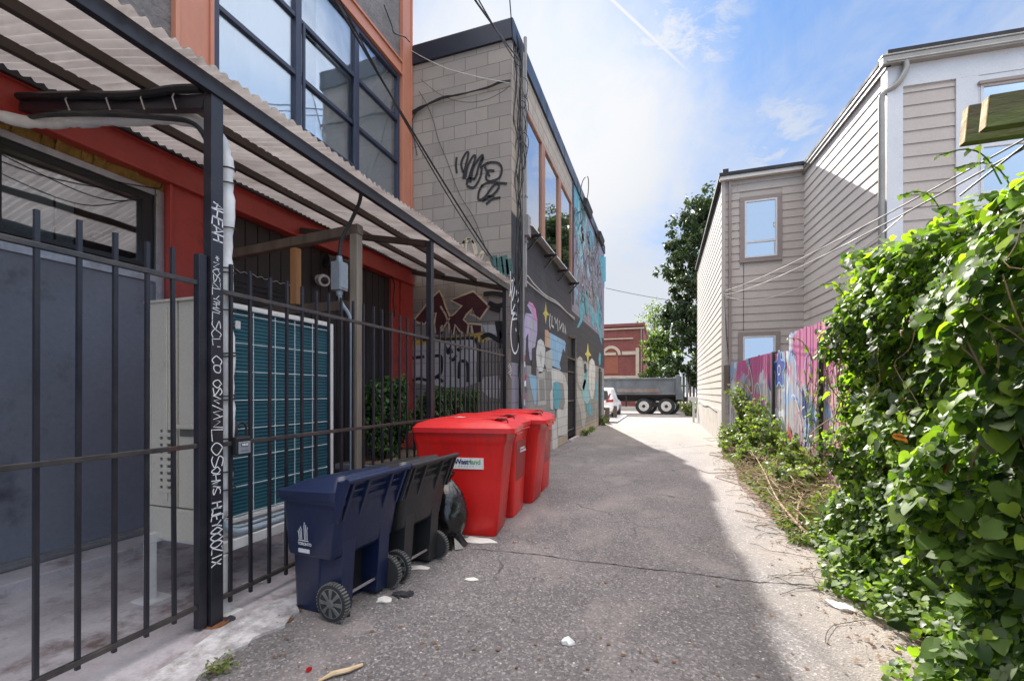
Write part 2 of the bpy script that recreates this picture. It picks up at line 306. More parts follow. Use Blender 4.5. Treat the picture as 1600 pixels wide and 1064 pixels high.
def glass(name, tint, base, mx_, rough=.02, trans=1.0):
    m = new_mat(name); k = MN(m); k.N.remove(k.p)
    lw = k.n('ShaderNodeFresnel'); lw.inputs['IOR'].default_value = 1.5
    f = k.ramp(lw.outputs[0], .04, .7, base, mx_)
    g = k.n('ShaderNodeBsdfGlossy'); g.inputs['Roughness'].default_value = rough; g.inputs['Color'].default_value = (.93, .96, 1, 1)
    nz = k.noise(1.3, 2, .5); bp = k.bump(nz, .08, .05); k.link(bp, g.inputs['Normal'])
    t = k.n('ShaderNodeBsdfTransparent'); t.inputs['Color'].default_value = (*tint, 1)
    ms = k.n('ShaderNodeMixShader'); k.link(f, ms.inputs[0]); k.link(t.outputs[0], ms.inputs[1]); k.link(g.outputs[0], ms.inputs[2]); k.link(ms.outputs[0], k.out.inputs[0])
    return m
M['glass'] = glass('window_glass', (.97, .99, 1.0), .22, .85)
M['glass_dark'] = glass('coated_window_glass', (.30, .34, .38), .55, .97)
def leafmat(name, c, tr=.45, rough=.45):
    m = new_mat(name); k = MN(m)
    f = k.ramp(k.noise(9, 4, .6), .3, .7); col = k.mix(f, c, tuple(x*.72 for x in c))
    k.link(col, k.p.inputs['Base Color']); k.p.inputs['Roughness'].default_value = rough; k.p.inputs['Specular IOR Level'].default_value = .32
    t = k.n('ShaderNodeBsdfTranslucent'); tc_ = k.mix(1.0, col, (1.7, 1.9, .55), 'MULTIPLY'); k.link(tc_, t.inputs['Color'])
    ms = k.n('ShaderNodeMixShader'); ms.inputs[0].default_value = tr
    k.link(k.p.outputs[0], ms.inputs[1]); k.link(t.outputs[0], ms.inputs[2]); k.link(ms.outputs[0], k.out.inputs[0])
    return m
LV = [leafmat('vine_leaf_deep', (.048, .095, .028), .4, .5), leafmat('vine_leaf_mid', (.13, .22, .045), .48, .55), leafmat('vine_leaf_bright', (.28, .41, .045), .52, .55), leafmat('vine_leaf_dusty', (.19, .24, .14), .35, .42), leafmat('vine_leaf_red', (.28, .09, .035), .4)]
LT = [leafmat('tree_leaf_deep', (.030, .052, .020), .22), leafmat('tree_leaf_mid', (.048, .078, .028), .25), leafmat('tree_leaf_light', (.085, .115, .038), .3)]
LP = [leafmat('poplar_leaf', (.13, .20, .05), .5), leafmat('poplar_leaf_pale', (.20, .27, .075), .5)]
LY = [leafmat('yew_needle_deep', (.030, .075, .022), .2), leafmat('yew_needle', (.060, .135, .032), .25), leafmat('yew_tip', (.12, .22, .05), .3)]
LD = [leafmat('wilted_leaf', (.20, .21, .10), .3, .7), leafmat('wilted_leaf_pale', (.31, .29, .17), .3, .8), leafmat('wilted_leaf_green', (.11, .16, .045), .35, .6)]

def special_mats():
    # corrugated translucent sheet
    m = new_mat('corrugated_polycarbonate'); k = MN(m)
    f = k.ramp(k.noise(1.0, 7, .65, (.35, 2.5, 1)), .35, .7); col = k.mix(f, (.52, .475, .44), (.27, .235, .22))
    col = k.mix(k.ramp(k.noise(3.5, 8, .7, (.3, 1.2, 1)), .52, .72, 0, .7), col, (.17, .13, .10))
    k.link(col, k.p.inputs['Base Color']); k.p.inputs['Roughness'].default_value = .35
    t = k.n('ShaderNodeBsdfTranslucent'); k.link(col, t.inputs['Color'])
    ms = k.n('ShaderNodeMixShader'); ms.inputs[0].default_value = .6
    k.link(k.p.outputs[0], ms.inputs[1]); k.link(t.outputs[0], ms.inputs[2]); k.link(ms.outputs[0], k.out.inputs[0])
    M['polycarb'] = m
    # finned coil: fine horizontal fins
    m = new_mat('teal_coil_fins'); k = MN(m)
    wv = k.n('ShaderNodeTexWave', wave_type='BANDS', bands_direction='Z'); k.link(k.geo.outputs['Position'], wv.inputs['Vector']); wv.inputs['Scale'].default_value = 11.5; wv.inputs['Distortion'].default_value = .25; wv.inputs['Detail'].default_value = 2
    col = k.mix(wv.outputs['Fac'], (.008, .055, .080), (.022, .115, .150))
    col = k.mix(k.ramp(k.noise(4, 6, .6), .45, .75, 0, .5), col, (.03, .13, .15))
    k.p.inputs['Metallic'].default_value = .3
    k.fin(col, .5, k.bump(wv.outputs['Fac'], .5, .006)); M['coil'] = m
    # graffiti fence planks
    m = new_mat('graffiti_planks'); k = MN(m)
    grain = k.noise(14, 7, .7, (1, 1, .08))
    base = k.mix(k.ramp(grain, .3, .7), (.56, .56, .58), (.26, .24, .24))
    a = k.noise(.9, 2, .5, (1, 1, 1), .6); b = k.noise(1.5, 2, .5, (1, 1, .8), .8)
    sp = k.n('ShaderNodeSeparateXYZ'); k.link(k.geo.outputs['Position'], sp.inputs[0])
    sh = k.n('ShaderNodeTexNoise'); k.link(k.pos((1, 1, .6)), sh.inputs['Vector']); sh.inputs['Scale'].default_value = 1.15; sh.inputs['Distortion'].default_value = 1.2; sh.inputs['Detail'].default_value = 1.5
    sc3 = k.n('ShaderNodeSeparateColor'); k.link(sh.outputs['Color'], sc3.inputs[0])
    col = k.mix(k.ramp(a, .57, .60), base, (.52, .17, .31))
    col = k.mix(k.ramp(b, .57, .59), col, (.30, .42, .62))
    col = k.mix(k.ramp(sc3.outputs[0], .57, .59), col, (.60, .66, .72))
    col = k.mix(k.ramp(sc3.outputs[2], .64, .65), col, (.035, .05, .20))
    near = k.ramp(sp.outputs['Y'], 9.6, 9.4)
    col = k.mix(k.math('MULTIPLY', near, k.ramp(a, .40, .44)), col, (.62, .33, .39))
    hi = k.math('MULTIPLY', k.ramp(sp.outputs['Z'], 1.55, 1.95), k.ramp(b, .54, .50))
    col = k.mix(hi, col, (.50, .12, .29))
    col = k.mix(k.ramp(grain, .52, .72, 0, .55), col, (.14, .11, .11))
    k.fin(col, .75, k.bump(grain, .5, .006)); M['graffiti_plank'] = m
special_mats()

# ------------------------------------------------------------------ mesh helpers
class MB:
    def __init__(s): s.v = []; s.f = []; s.mi = []; s.cur = 0; s.T = None
    def m(s, i): s.cur = i; return s
    def add(s, vs, fs):
        o = len(s.v)
        for p in vs:
            p = Vector(p); s.v.append(tuple(s.T @ p) if s.T is not None else tuple(p))
        for f in fs: s.f.append([o+i for i in f]); s.mi.append(s.cur)
        return s
    def box(s, x0, x1, y0, y1, z0, z1):
        return s.add([(x0,y0,z0),(x1,y0,z0),(x1,y1,z0),(x0,y1,z0),(x0,y0,z1),(x1,y0,z1),(x1,y1,z1),(x0,y1,z1)],
              [(0,3,2,1),(4,5,6,7),(0,1,5,4),(1,2,6,5),(2,3,7,6),(3,0,4,7)])
    def hexa(s, b, t):   # bottom 4, top 4 (both counter-clockwise from above)
        return s.add(list(b)+list(t), [(0,3,2,1),(4,5,6,7),(0,1,5,4),(1,2,6,5),(2,3,7,6),(3,0,4,7)])
    def bar(s, p, q, w, h, up=(0, 0, 1)):
        p, q, up = Vector(p), Vector(q), Vector(up)
        d = (q-p).normalized(); a = d.cross(up).normalized()*w/2; b = a.cross(d).normalized()*h/2
        return s.hexa([p-a-b, p+a-b, q+a-b, q-a-b], [p-a+b, p+a+b, q+a+b, q-a+b])
    def tube(s, pts, r, n=8, caps=True):
        pts = [Vector(p) for p in pts]; k = len(pts)
        rs = r if isinstance(r, (list, tuple)) else [r]*k
        t0 = (pts[1]-pts[0]).normalized(); up = Vector((0, 0, 1)) if abs(t0.z) < .9 else Vector((1, 0, 0))
        a = t0.cross(up).normalized(); vs = []
        for i, p in enumerate(pts):
            t = (pts[min(i+1, k-1)]-pts[max(i-1, 0)]).normalized()
            a = (a - t*a.dot(t)).normalized(); b = t.cross(a)
            for j in range(n):
                an = 2*PI*j/n; vs.append(p+(a*math.cos(an)+b*math.sin(an))*rs[i])
        fs = []
        for i in range(k-1):
            for j in range(n): fs.append((i*n+j, i*n+(j+1) % n, (i+1)*n+(j+1) % n, (i+1)*n+j))
        if caps: fs.append(tuple(range(n))[::-1]); fs.append(tuple(range((k-1)*n, k*n)))
        return s.add(vs, fs)
    def lathe(s, c, axis, prof, n=24):      # prof: (radius, distance along axis)
        c = Vector(c); ax = Vector(axis).normalized(); a = ax.orthogonal().normalized(); b = ax.cross(a); vs = []; k = len(prof)
        for r, h in prof:
            for j in range(n):
                an = 2*PI*j/n; vs.append(c+ax*h+(a*math.cos(an)+b*math.sin(an))*r)
        fs = [(i*n+j, i*n+(j+1) % n, (i+1)*n+(j+1) % n, (i+1)*n+j) for i in range(k-1) for j in range(n)]
        fs.append(tuple(range(n))[::-1]); fs.append(tuple(range((k-1)*n, k*n)))
        return s.add(vs, fs)
    def prism(s, pts, off):
        pts = [Vector(p) for p in pts]; off = Vector(off); n = len(pts)
        return s.add(pts+[p+off for p in pts], [tuple(range(n))[::-1], tuple(range(n, 2*n))]+[(i, (i+1) % n, n+(i+1) % n, n+i) for i in range(n)])
    def poly(s, pts): return s.add(pts, [tuple(range(len(pts)))])
    def build(s, name, mats, parent=None, smooth=False, bevel=0, sub=0, solid=0):
        me = bpy.data.meshes.new(name)
        loc = parent_world(parent) if parent is not None else Vector((0, 0, 0))
        if parent is None:
            c = np.array(s.v); loc = Vector(((c[:, 0].min()+c[:, 0].max())/2, (c[:, 1].min()+c[:, 1].max())/2, c[:, 2].min()))
        lo = loc
        me.from_pydata([(x-lo.x, y-lo.y, z-lo.z) for x, y, z in s.v], [], s.f)
        if not isinstance(mats, (list, tuple)): mats = [mats]
        for m_ in mats: me.materials.append(M[m_] if isinstance(m_, str) else m_)
        me.polygons.foreach_set('material_index', s.mi)
        if smooth: me.polygons.foreach_set('use_smooth', [True]*len(me.polygons))
        me.update()
        o = bpy.data.objects.new(name, me); COL.objects.link(o)
        if parent is not None: o.parent = parent
        else: o.location = loc
        if solid: d = o.modifiers.new('solid', 'SOLIDIFY'); d.thickness = solid
        if bevel:
            d = o.modifiers.new('bevel', 'BEVEL'); d.width = bevel; d.segments = 2; d.limit_method = 'ANGLE'; d.angle_limit = R(35)
        if sub: d = o.modifiers.new('sub', 'SUBSURF'); d.levels = sub; d.render_levels = sub
        if smooth:
            try: me.set_sharp_from_angle(angle=R(40))
            except Exception: pass
        return o
def parent_world(p):
    v = Vector(p.location)
    while p.parent is not None: p = p.parent; v += Vector(p.location)
    return v
def tag(o, label=None, cat=None, group=None, kind=None):
    if label: o['label'] = label
    if cat: o['category'] = cat
    if group: o['group'] = group
    if kind: o['kind'] = kind
    return o
def thing(name, loc, label, cat, group=None):
    o = bpy.data.objects.new(name, None); COL.objects.link(o); o.location = loc; o.empty_display_size = .2
    return tag(o, label, cat, group)
def copy_tree(o, parent=None):
    c = o.copy(); COL.objects.link(c)
    if parent is not None: c.parent = parent
    for ch in [x for x in bpy.data.objects if x.parent == o]: copy_tree(ch, c)
    return c
def curve3(pts, n=8):        # Catmull-Rom through points
    P = [Vector(p) for p in pts]; P = [2*P[0]-P[1]]+P+[2*P[-1]-P[-2]]; o = []
    for i in range(1, len(P)-2):
        for j in range(n):
            t = j/n; a, b, c, d = P[i-1:i+3]
            o.append(.5*((2*b)+(c-a)*t+(2*a-5*b+4*c-d)*t*t+(3*b-a-3*c+d)*t**3))
    o.append(P[-2]); return o
def sag(p, q, s, n=14):
    p, q = Vector(p), Vector(q)
    return [p.lerp(q, i/n)-Vector((0, 0, s*4*(i/n)*(1-i/n))) for i in range(n+1)]
def ribbon(mb, pts, w, nor):     # painted stroke lying on a surface with the given normal
    pts = [Vector(p) for p in pts]; nor = Vector(nor); n = len(pts); vs = []
    for i, p in enumerate(pts):
        t = (pts[min(i+1, n-1)]-pts[max(i-1, 0)]).normalized(); s = t.cross(nor).normalized()*w/2
        vs += [p-s, p+s]
    mb.add(vs, [(2*i, 2*i+1, 2*i+3, 2*i+2) for i in range(n-1)])
def text_mesh(body, size, name, m_, parent, origin, ux, uy, bold=0.0, spacing=1.0):
    c = bpy.data.curves.new(name, 'FONT'); c.body = body; c.size = size; c.offset = bold; c.space_character = spacing
    t = bpy.data.objects.new(name, c); COL.objects.link(t)
    dg = bpy.context.evaluated_depsgraph_get(); dg.update()
    me = bpy.data.meshes.new_from_object(t.evaluated_get(dg)); COL.objects.unlink(t); bpy.data.objects.remove(t)
    lo = parent_world(parent); ux, uy, origin = Vector(ux), Vector(uy), Vector(origin)
    for v in me.vertices: v.co = origin+ux*v.co.x+uy*v.co.y-lo
    me.materials.clear(); me.materials.append(M[m_]); me.name = name
    o = bpy.data.objects.new(name, me); COL.objects.link(o); o.parent = parent
    return o
GLYPH = {'A': [[(0,0),(.5,1),(1,0)],[(.2,.4),(.8,.4)]], 'H': [[(0,0),(0,1)],[(1,0),(1,1)],[(0,.5),(1,.5)]], 'E': [[(1,1),(0,1),(0,0),(1,0)],[(0,.5),(.8,.5)]],
 'U': [[(0,1),(0,.15),(.5,0),(1,.15),(1,1)]], 'Y': [[(0,1),(.5,.5),(1,1)],[(.5,.5),(.5,0)]], 'O': [[(.5,1),(0,.7),(0,.3),(.5,0),(1,.3),(1,.7),(.5,1)]],
 'X': [[(0,0),(1,1)],[(0,1),(1,0)]], 'S': [[(1,.9),(.5,1),(0,.75),(.5,.5),(1,.25),(.5,0),(0,.1)]], 'N': [[(0,0),(0,1),(1,0),(1,1)]], 'Z': [[(0,1),(1,1),(0,0),(1,0)]],
 'L': [[(0,1),(0,0),(1,0)]], 'C': [[(1,.85),(.5,1),(0,.6),(0,.4),(.5,0),(1,.15)]], '*': [[(.5,0),(.5,1)],[(0,.3),(1,.7)],[(0,.7),(1,.3)]], 'W': [[(0,1),(.25,0),(.5,.7),(.75,0),(1,1)]],
 '~': [[(0,0),(.4,1),(.6,.1),(1,.8)]], 'I': [[(.5,0),(.5,1)]]}
def stroke_word(mb, word, origin, ux, uy, w, h, gap, lw, nor, jit=.05):
    origin, ux, uy = Vector(origin), Vector(ux), Vector(uy)
    for i, ch in enumerate(word):
        for st in GLYPH.get(ch, []):
            pts = [origin+ux*((i*(w+gap))+(x+random.uniform(-jit, jit))*w)+uy*((y+random.uniform(-jit, jit))*h) for x, y in st]
            ribbon(mb, curve3(pts, 4) if len(pts) > 3 and ch in 'OSCU' else pts, lw, nor)

# leaf cloud: positions P (n,3), outward normals Nn (n,3), sizes
def leaf_mesh(name, P, Nn, S, mats, weights, parent, shape='heart', droop=.35, spread=.5, solo=False):
    n = len(P); P = np.asarray(P, float); Nn = np.asarray(Nn, float); S = np.asarray(S, float)
    Nn = Nn+rng.normal(0, spread, (n, 3)); Nn /= np.linalg.norm(Nn, axis=1)[:, None]
    down = np.tile(np.array([0, 0, -1.]), (n, 1))+rng.normal(0, .55, (n, 3))
    A = down-(down*Nn).sum(1)[:, None]*Nn; A /= np.linalg.norm(A, axis=1)[:, None]+1e-9
    B = np.cross(Nn, A)
    if shape == 'heart': tpl = [(0, .08, 0), (0, .36, .01), (0, .68, -.03), (0, 1, -.15), (-.20, -.05, .03), (-.42, .06, .07), (-.49, .30, .07), (-.40, .56, .02), (-.20, .82, -.06), (.20, -.05, .03), (.42, .06, .07), (.49, .30, .07), (.40, .56, .02), (.20, .82, -.06)]; fc = [(0, 1, 6, 5, 4), (1, 2, 7, 6), (2, 3, 8, 7), (0, 9, 10, 11, 1), (1, 11, 12, 2), (2, 12, 13, 3)]
    elif shape == 'oval': tpl = [(0, 0, 0), (-.28, .45, .05), (0, 1, -.08), (.28, .45, .05)]; fc = [(0, 2, 1), (0, 3, 2)]
    else: tpl = [(-.5, 0, 0), (.5, 0, 0), (.35, .9, -.1), (-.3, 1, .1)]; fc = [(0, 1, 2, 3)]
    tpl = np.array(tpl); k = len(tpl)
    asp = rng.uniform(.8, 1.15, (n, 1))
    V = (P[:, None, :]+(B[:, None, :]*(tpl[None, :, 0:1]*asp[:, None, :])+A[:, None, :]*tpl[None, :, 1:2]+Nn[:, None, :]*(tpl[None, :, 2:3]*(1+droop*rng.normal(0, 1, (n, 1, 1)))))*S[:, None, None]).reshape(-1, 3)
    lo = parent_world(parent) if parent is not None else Vector((0, 0, 0))
    V -= np.array(lo)
    me = bpy.data.meshes.new(name); nf = len(fc)
    loops = np.concatenate([np.array([i for f in fc for i in f])[None, :]+(np.arange(n)*k)[:, None]]).reshape(-1)
    lens = np.array([len(f) for f in fc]*n); starts = np.concatenate([[0], np.cumsum(lens)[:-1]])
    me.vertices.add(n*k); me.vertices.foreach_set('co', V.reshape(-1))
    me.loops.add(len(loops)); me.loops.foreach_set('vertex_index', loops.astype(np.int32))
    me.polygons.add(n*nf); me.polygons.foreach_set('loop_start', starts.astype(np.int32)); me.polygons.foreach_set('loop_total', lens.astype(np.int32))
    for m_ in mats: me.materials.append(m_)
    mi = rng.choice(len(mats), n, p=np.array(weights)/sum(weights)) if not hasattr(weights, 'ndim') else weights
    me.polygons.foreach_set('material_index', np.repeat(mi, nf).astype(np.int32))
    me.polygons.foreach_set('use_smooth', [True]*(n*nf))
    me.update(calc_edges=True); me.validate()
    o = bpy.data.objects.new(name, me); COL.objects.link(o)
    if parent is not None: o.parent = parent
    return o

# ================================================================== SETTING
mb = MB(); mb.poly([(-400, -120, 0), (400, -120, 0), (400, 700, 0), (-400, 700, 0)])
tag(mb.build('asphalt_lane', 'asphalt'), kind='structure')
mb = MB()
pts = [(-4.86, -4)]+[(-2.45+.05*math.sin(y*2.3)-.03*max(0, y-1), y) for y in [-4, -2, 0, 1, 1.6, 2.0, 2.5, 2.8, 3.2, 4, 5, 6, 7, 7.86]]+[(-4.86, 7.86)]
mb.prism([(x, y, -.05) for x, y in pts], (0, 0, .062)); o = tag(mb.build('concrete_pad', 'concrete'), kind='structure')
mb = MB()      # pale worn kerb edge of the pad
e1 = [(-2.60+.05*math.sin(y*5), y) for y in np.arange(1.2, 3.6, .06)]; e2 = [(-2.30-.22*max(0, y-2.0)+.04*math.sin(y*9)+random.uniform(-.03, .03), y) for y in np.arange(1.2, 3.6, .06)][::-1]
mb.prism([(x, y, -.02) for x, y in e1+e2], (0, 0, .036)); tag(mb.build('kerb_edge', 'kerb'), kind='structure')
mb = MB()      # jagged crack right across the asphalt
cp = [G(735, 857), G(790, 862), G(850, 868), G(900, 876), G(960, 882), G(1010, 889), G(1060, 893), G(1110, 900), G(1170, 908), G(1230, 912), G(1300, 917)]
cp = [Vector((p.x, p.y, .004)) for p in cp]; cp = curve3(cp, 7)
vs = []
for i, p in enumerate(cp):
    j = Vector((0, random.uniform(-.010, .010), 0)); wd = random.uniform(.002, .009)*(1 if i > 12 else .6); vs += [p+j-Vector((0, wd, 0)), p+j+Vector((0, wd, 0))]
mb.add(vs, [(2*i, 2*i+1, 2*i+3, 2*i+2) for i in range(len(cp)-1)]); tag(mb.build('pavement_crack', 'crack'), kind='structure')
mb = MB(); mb.poly([(1.25, -3, .006), (2.6, -3, .006), (2.6, 13.85, .03), (1.75, 13.85, .006), (1.45, 11, .006), (1.15, 8, .006), (1.2, 6, .006), (1.45, 5, .006)])
tag(mb.build('verge_soil', 'soil'), kind='structure')
mb = MB(); mb.poly([(-30, 28.6, .004), (30, 28.6, .004), (30, 36, .004), (-30, 36, .004)]); tag(mb.build('cross_street', 'asphalt'), kind='structure')
mb = MB(); mb.box(-3.4, -2.1, 21.7, 28.4, -.02, .09); tag(mb.build('side_kerb', 'kerb'), kind='structure')

def holed(mb, y0, y1, z0, z1, holes, f):      # fill a rectangle around holes; f(y0,y1,z0,z1) adds one piece
    holes = [h for h in holes if h[0] < y1 and h[1] > y0 and h[2] < z1 and h[3] > z0]
    cy_ = lambda v: min(max(v, y0), y1); cz_ = lambda v: min(max(v, z0), z1)
    ys = sorted({y0, y1, *[cy_(h[0]) for h in holes], *[cy_(h[1]) for h in holes]}); zs = sorted({z0, z1, *[cz_(h[2]) for h in holes], *[cz_(h[3]) for h in holes]})
    for a, b in zip(ys, ys[1:]):
        c = None
        for i, (p, q) in enumerate(zip(zs, zs[1:])):
            solid = not any(h[0] <= a and b <= h[1] and h[2] <= p and q <= h[3] for h in holes)
            if solid: c = (c[0], q) if c else (p, q)
            if c and (not solid or i == len(zs)-2): f(a, b, *c); c = None

# ================================================================== LOFT BUILDING (left, red frame)
XW = -4.83
loft = thing('loft_building', (-6.5, 2, 0), 'grey and salmon building with red steel frame and big gridded upper window behind the canopy', 'building')
mb = MB()
holed(mb, -5, 7.84, 3.93, 11.5, [(3.70, 7.44, 5.10, 7.60), (-3.2, 3.0, 7.9, 10.6)], lambda a, b, c, d: mb.box(XW-.22, XW-.02, a, b, c, d))
mb.box(-11, XW-.02, -5.2, -5, 0, 11.5); mb.box(-11, -8.9, -5, 7.84, 0, 11.5); mb.box(-8.9, XW-.22, 7.68, 7.84, 0, 11.5); mb.box(-8.9, XW-.22, -5, 7.68, 11.2, 11.45)
loft_wall = mb.build('wall', 'stucco', loft)
mb = MB(); mb.box(-8.9, -5.06, -4.99, 7.67, 3.6, 3.75); mb.box(-8.85, -8.8, -4.9, 7.6, 3.76, 11.1); mb.box(-6.7, -6.65, -4.9, 7.6, 3.76, 11.1); mb.build('interior', 'curtain_dark', loft)
mb = MB()
for a, b in ((3.24, 3.66), (7.48, 7.845)):
    mb.box(XW-.02, XW+.03, a, b, 3.93, 11.5)
    mb.box(XW+.03, XW+.055, a, a+.045, 3.93, 11.5); mb.box(XW+.03, XW+.055, b-.045, b, 3.93, 11.5)
mb.box(XW-.02, XW+.02, 3.66, 7.48, 7.62, 7.90); mb.box(XW+.02, XW+.05, 3.66, 7.48, 7.62, 7.66); mb.box(XW+.02, XW+.05, 3.66, 7.48, 7.86, 7.90)
mb.box(XW-.02, XW+.02, 3.66, 7.48, 4.86, 5.08)
mb.build('steel_frame', 'salmon', loft, bevel=.004)
mb = MB()    # lower red steelwork
mb.box(XW-.1, XW+.07, -5, 7.84, 3.62, 3.92); mb.box(XW+.07, XW+.11, -5, 7.84, 3.62, 3.645); mb.box(XW+.07, XW+.11, -5, 7.84, 3.895, 3.92)
mb.box(XW-.1, XW+.05, 3.17, 3.57, 0, 3.62); mb.box(XW+.05, XW+.075, 3.17, 3.20, 0, 3.62); mb.box(XW+.05, XW+.075, 3.54, 3.57, 0, 3.62)
mb.box(XW-.1, XW+.02, 7.14, 7.40, 0, 3.62); mb.box(XW-.1, XW+.06, 7.42, 7.83, 0, 3.62)
mb.box(XW-.1, XW+.05, -2.4, -2.0, 0, 3.62)
mb.build('red_beam', 'red_paint', loft, bevel=.004)
# gridded upper window
win = MB()
fy0, fy1, fz0, fz1 = 3.70, 7.44, 5.10, 7.60; fx = XW-.06
def fbar(a, b, c, d, dp=.06): win.box(fx, fx+dp, a, b, c, d)
fbar(fy0, fy1, fz0, fz0+.07); fbar(fy0, fy1, fz1-.07, fz1); fbar(fy0, fy0+.06, fz0+.07, fz1-.07); fbar(fy1-.06, fy1, fz0+.07, fz1-.07)
for yy in (4.93, 6.18): fbar(yy-.05, yy+.05, fz0+.07, fz1-.07, .07)
for a, b in ((fy0+.06, 4.88), (4.98, 6.13), (6.23, fy1-.06)):
    for z in (5.92, 6.72): fbar(a, b, z-.03, z+.03)
win.box(fx+.06, fx+.09, 4.99, 5.03, 5.18, 6.69); win.box(fx+.06, fx+.09, 6.08, 6.12, 5.18, 6.69); win.box(fx+.06, fx+.09, 5.03, 6.08, 5.18, 5.22); win.box(fx+.06, fx+.09, 5.03, 6.08, 6.65, 6.69)
wf = win.build('window', 'navy_frame', loft, bevel=.003)
mb = MB(); mb.box(fx+.015, fx+.02, fy0+.05, fy1-.05, fz0+.05, fz1-.05); mb.build('pane', 'glass', wf)
def curtain(mb, x, y0, y1, z0, z1, amp=.045, per=.22):
    n = int((y1-y0)/.02); ys = [y0+(y1-y0)*i/n for i in range(n+1)]; vs = []
    for y in ys:
        xx = x+amp*math.sin(y*2*PI/per+1.4*math.sin(y*3))*(.6+.4*math.sin(y*5)); vs += [(xx, y, z0), (xx+.02*math.sin(y*9), y+.02*math.sin(y*13), (z0+z1)/2), (xx*.999, y, z1)]
    mb.add(vs, [(3*i+j, 3*i+3+j, 3*i+4+j, 3*i+1+j) for i in range(n) for j in (0, 1)])
mb = MB(); curtain(mb, XW-.135, 3.74, 4.98, 5.12, 7.58); curtain(mb, XW-.135, 5.45, 7.40, 5.12, 7.58, .045); curtain(mb, XW-.135, 4.99, 5.12, 5.12, 7.58, .03, .09); mb.build('curtain', 'curtain', loft, smooth=True)
mb = MB()      # second upper window above the canopy, mostly out of frame
mb.box(fx, fx+.06, -3.2, 3.0, 7.9, 7.98); mb.box(fx, fx+.06, -3.2, 3.0, 10.52, 10.6)
for y in (-3.2, -1.6, 0, 1.5, 2.92): mb.box(fx, fx+.06, y, y+.08, 7.98, 10.52)
wf2 = mb.build('window', 'navy_frame', loft); mb = MB(); mb.box(fx+.015, fx+.02, -3.15, 2.95, 7.95, 10.55); mb.build('pane', 'glass', wf2)
# ground floor: slate door panels and transom
mb = MB(); mb.box(XW-.12, XW-.04, -2.0, 3.10, .17, 2.60); mb.build('door', 'slate_panel', loft)
mb = MB(); mb.box(XW-.06, XW+.0, -2.0, 3.12, .10, .17); mb.box(XW-.02, XW+.02, -2, 3.12, .12, .145)
mb.box(XW-.12, XW-.01, -2, 3.10, 2.60, 2.67); mb.box(XW-.1, XW+.0, 3.085, 3.165, .15, 3.53); mb.box(XW-.1, XW-.01, -2, 3.08, 3.47, 3.53); mb.box(XW-.1, XW, 1.86, 1.945, 2.67, 3.47)
mb.build('door_frame', 'alu', loft, bevel=.002)
mb = MB(); mb.box(XW-.15, XW-.05, -2, 3.10, 2.67, 2.74)
for y0, y1 in ((1.945, 3.08), (.6, 1.86), (-2, .5)):
    mb.box(XW-.1, XW-.03, y0, y0+.05, 2.74, 3.47); mb.box(XW-.1, XW-.03, y1-.10, y1, 2.74, 3.47); mb.box(XW-.1, XW-.03, y0+.05, y1-.1, 2.74, 2.78); mb.box(XW-.1, XW-.03, y0+.05, y1-.1, 3.40, 3.47)
tw = mb.build('transom_window', 'black_frame', loft)
mb = MB(); mb.box(XW-.08, XW-.075, -1.95, 3.0, 2.76, 3.42); M['transom_glass'] = glass('transom_glass', (.85, .9, .93), .42, .95); mb.build('pane', 'transom_glass', tw)
mb = MB(); mb.box(-4.99, -4.98, -2, 2.36, 2.7, 3.18); mb.box(-4.99, -4.98, 2.38, 2.50, 2.7, 3.18); mb.build('roller_blind', 'curtain', tw)
mb = MB(); mb.tube([(-5.2, 2.75, 3.02), (-5.2, 2.82, 3.02)], .035, 10); mb.build('bulb', 'white_print', tw)
mb = MB()
for i in range(60):
    y = -2+i*.088; mb.add([(XW-.05+random.uniform(0, .03), y, 3.53), (XW-.05+random.uniform(0, .03), y+.088, 3.53), (XW-.04+random.uniform(0, .05), y+.088, 3.62), (XW-.04+random.uniform(0, .05), y, 3.62)], [(0, 1, 2, 3)])
if True: mb.box(XW-.12, XW-.055, -2, 3.17, 3.53, 3.62)
mb.build('foam_seal', 'osb', loft)
mb = MB(); mb.box(-5.1, XW+.30, -4, 3.17, 0, .10); mb.build('step', 'concrete', loft, bevel=.01)
mb = MB(); mb.box(XW-.14, XW-.05, 3.57, 7.14, 0, 3.62)
y = 3.58
while y < 7.05: mb.box(XW-.05, XW-.025, y, y+.165, 0.02, 3.6); y += .18
mb.build('board_wall', 'darkboard', loft)
mb = MB(); mb.box(XW-.02, XW+.03, 3.75, 4.75, 1.1, 2.95)
for i in range(14): mb.box(XW+.03, XW+.045, 3.8, 4.7, 2.0+i*.062, 2.03+i*.062)
mb.build('shutter', 'black_frame', loft)
mb = MB()
for i in range(40): mb.tube([(XW+.055, 3.78+i*.024, 2.93+.012*math.sin(i*1.3)), (XW+.055, 3.804+i*.024, 2.93+.012*math.sin((i+1)*1.3))], .004, 4)
mb.build('shutter_cord', 'cable_white', loft)
mb = MB(); curve = curve3([(XW+.08, 7.0, 3.66), (XW+.1, 7.12, 3.5), (XW+.09, 7.1, 3.2), (XW+.07, 7.18, 2.9)], 6); mb.tube(curve, .012, 6); mb.build('cable', 'cable', loft)
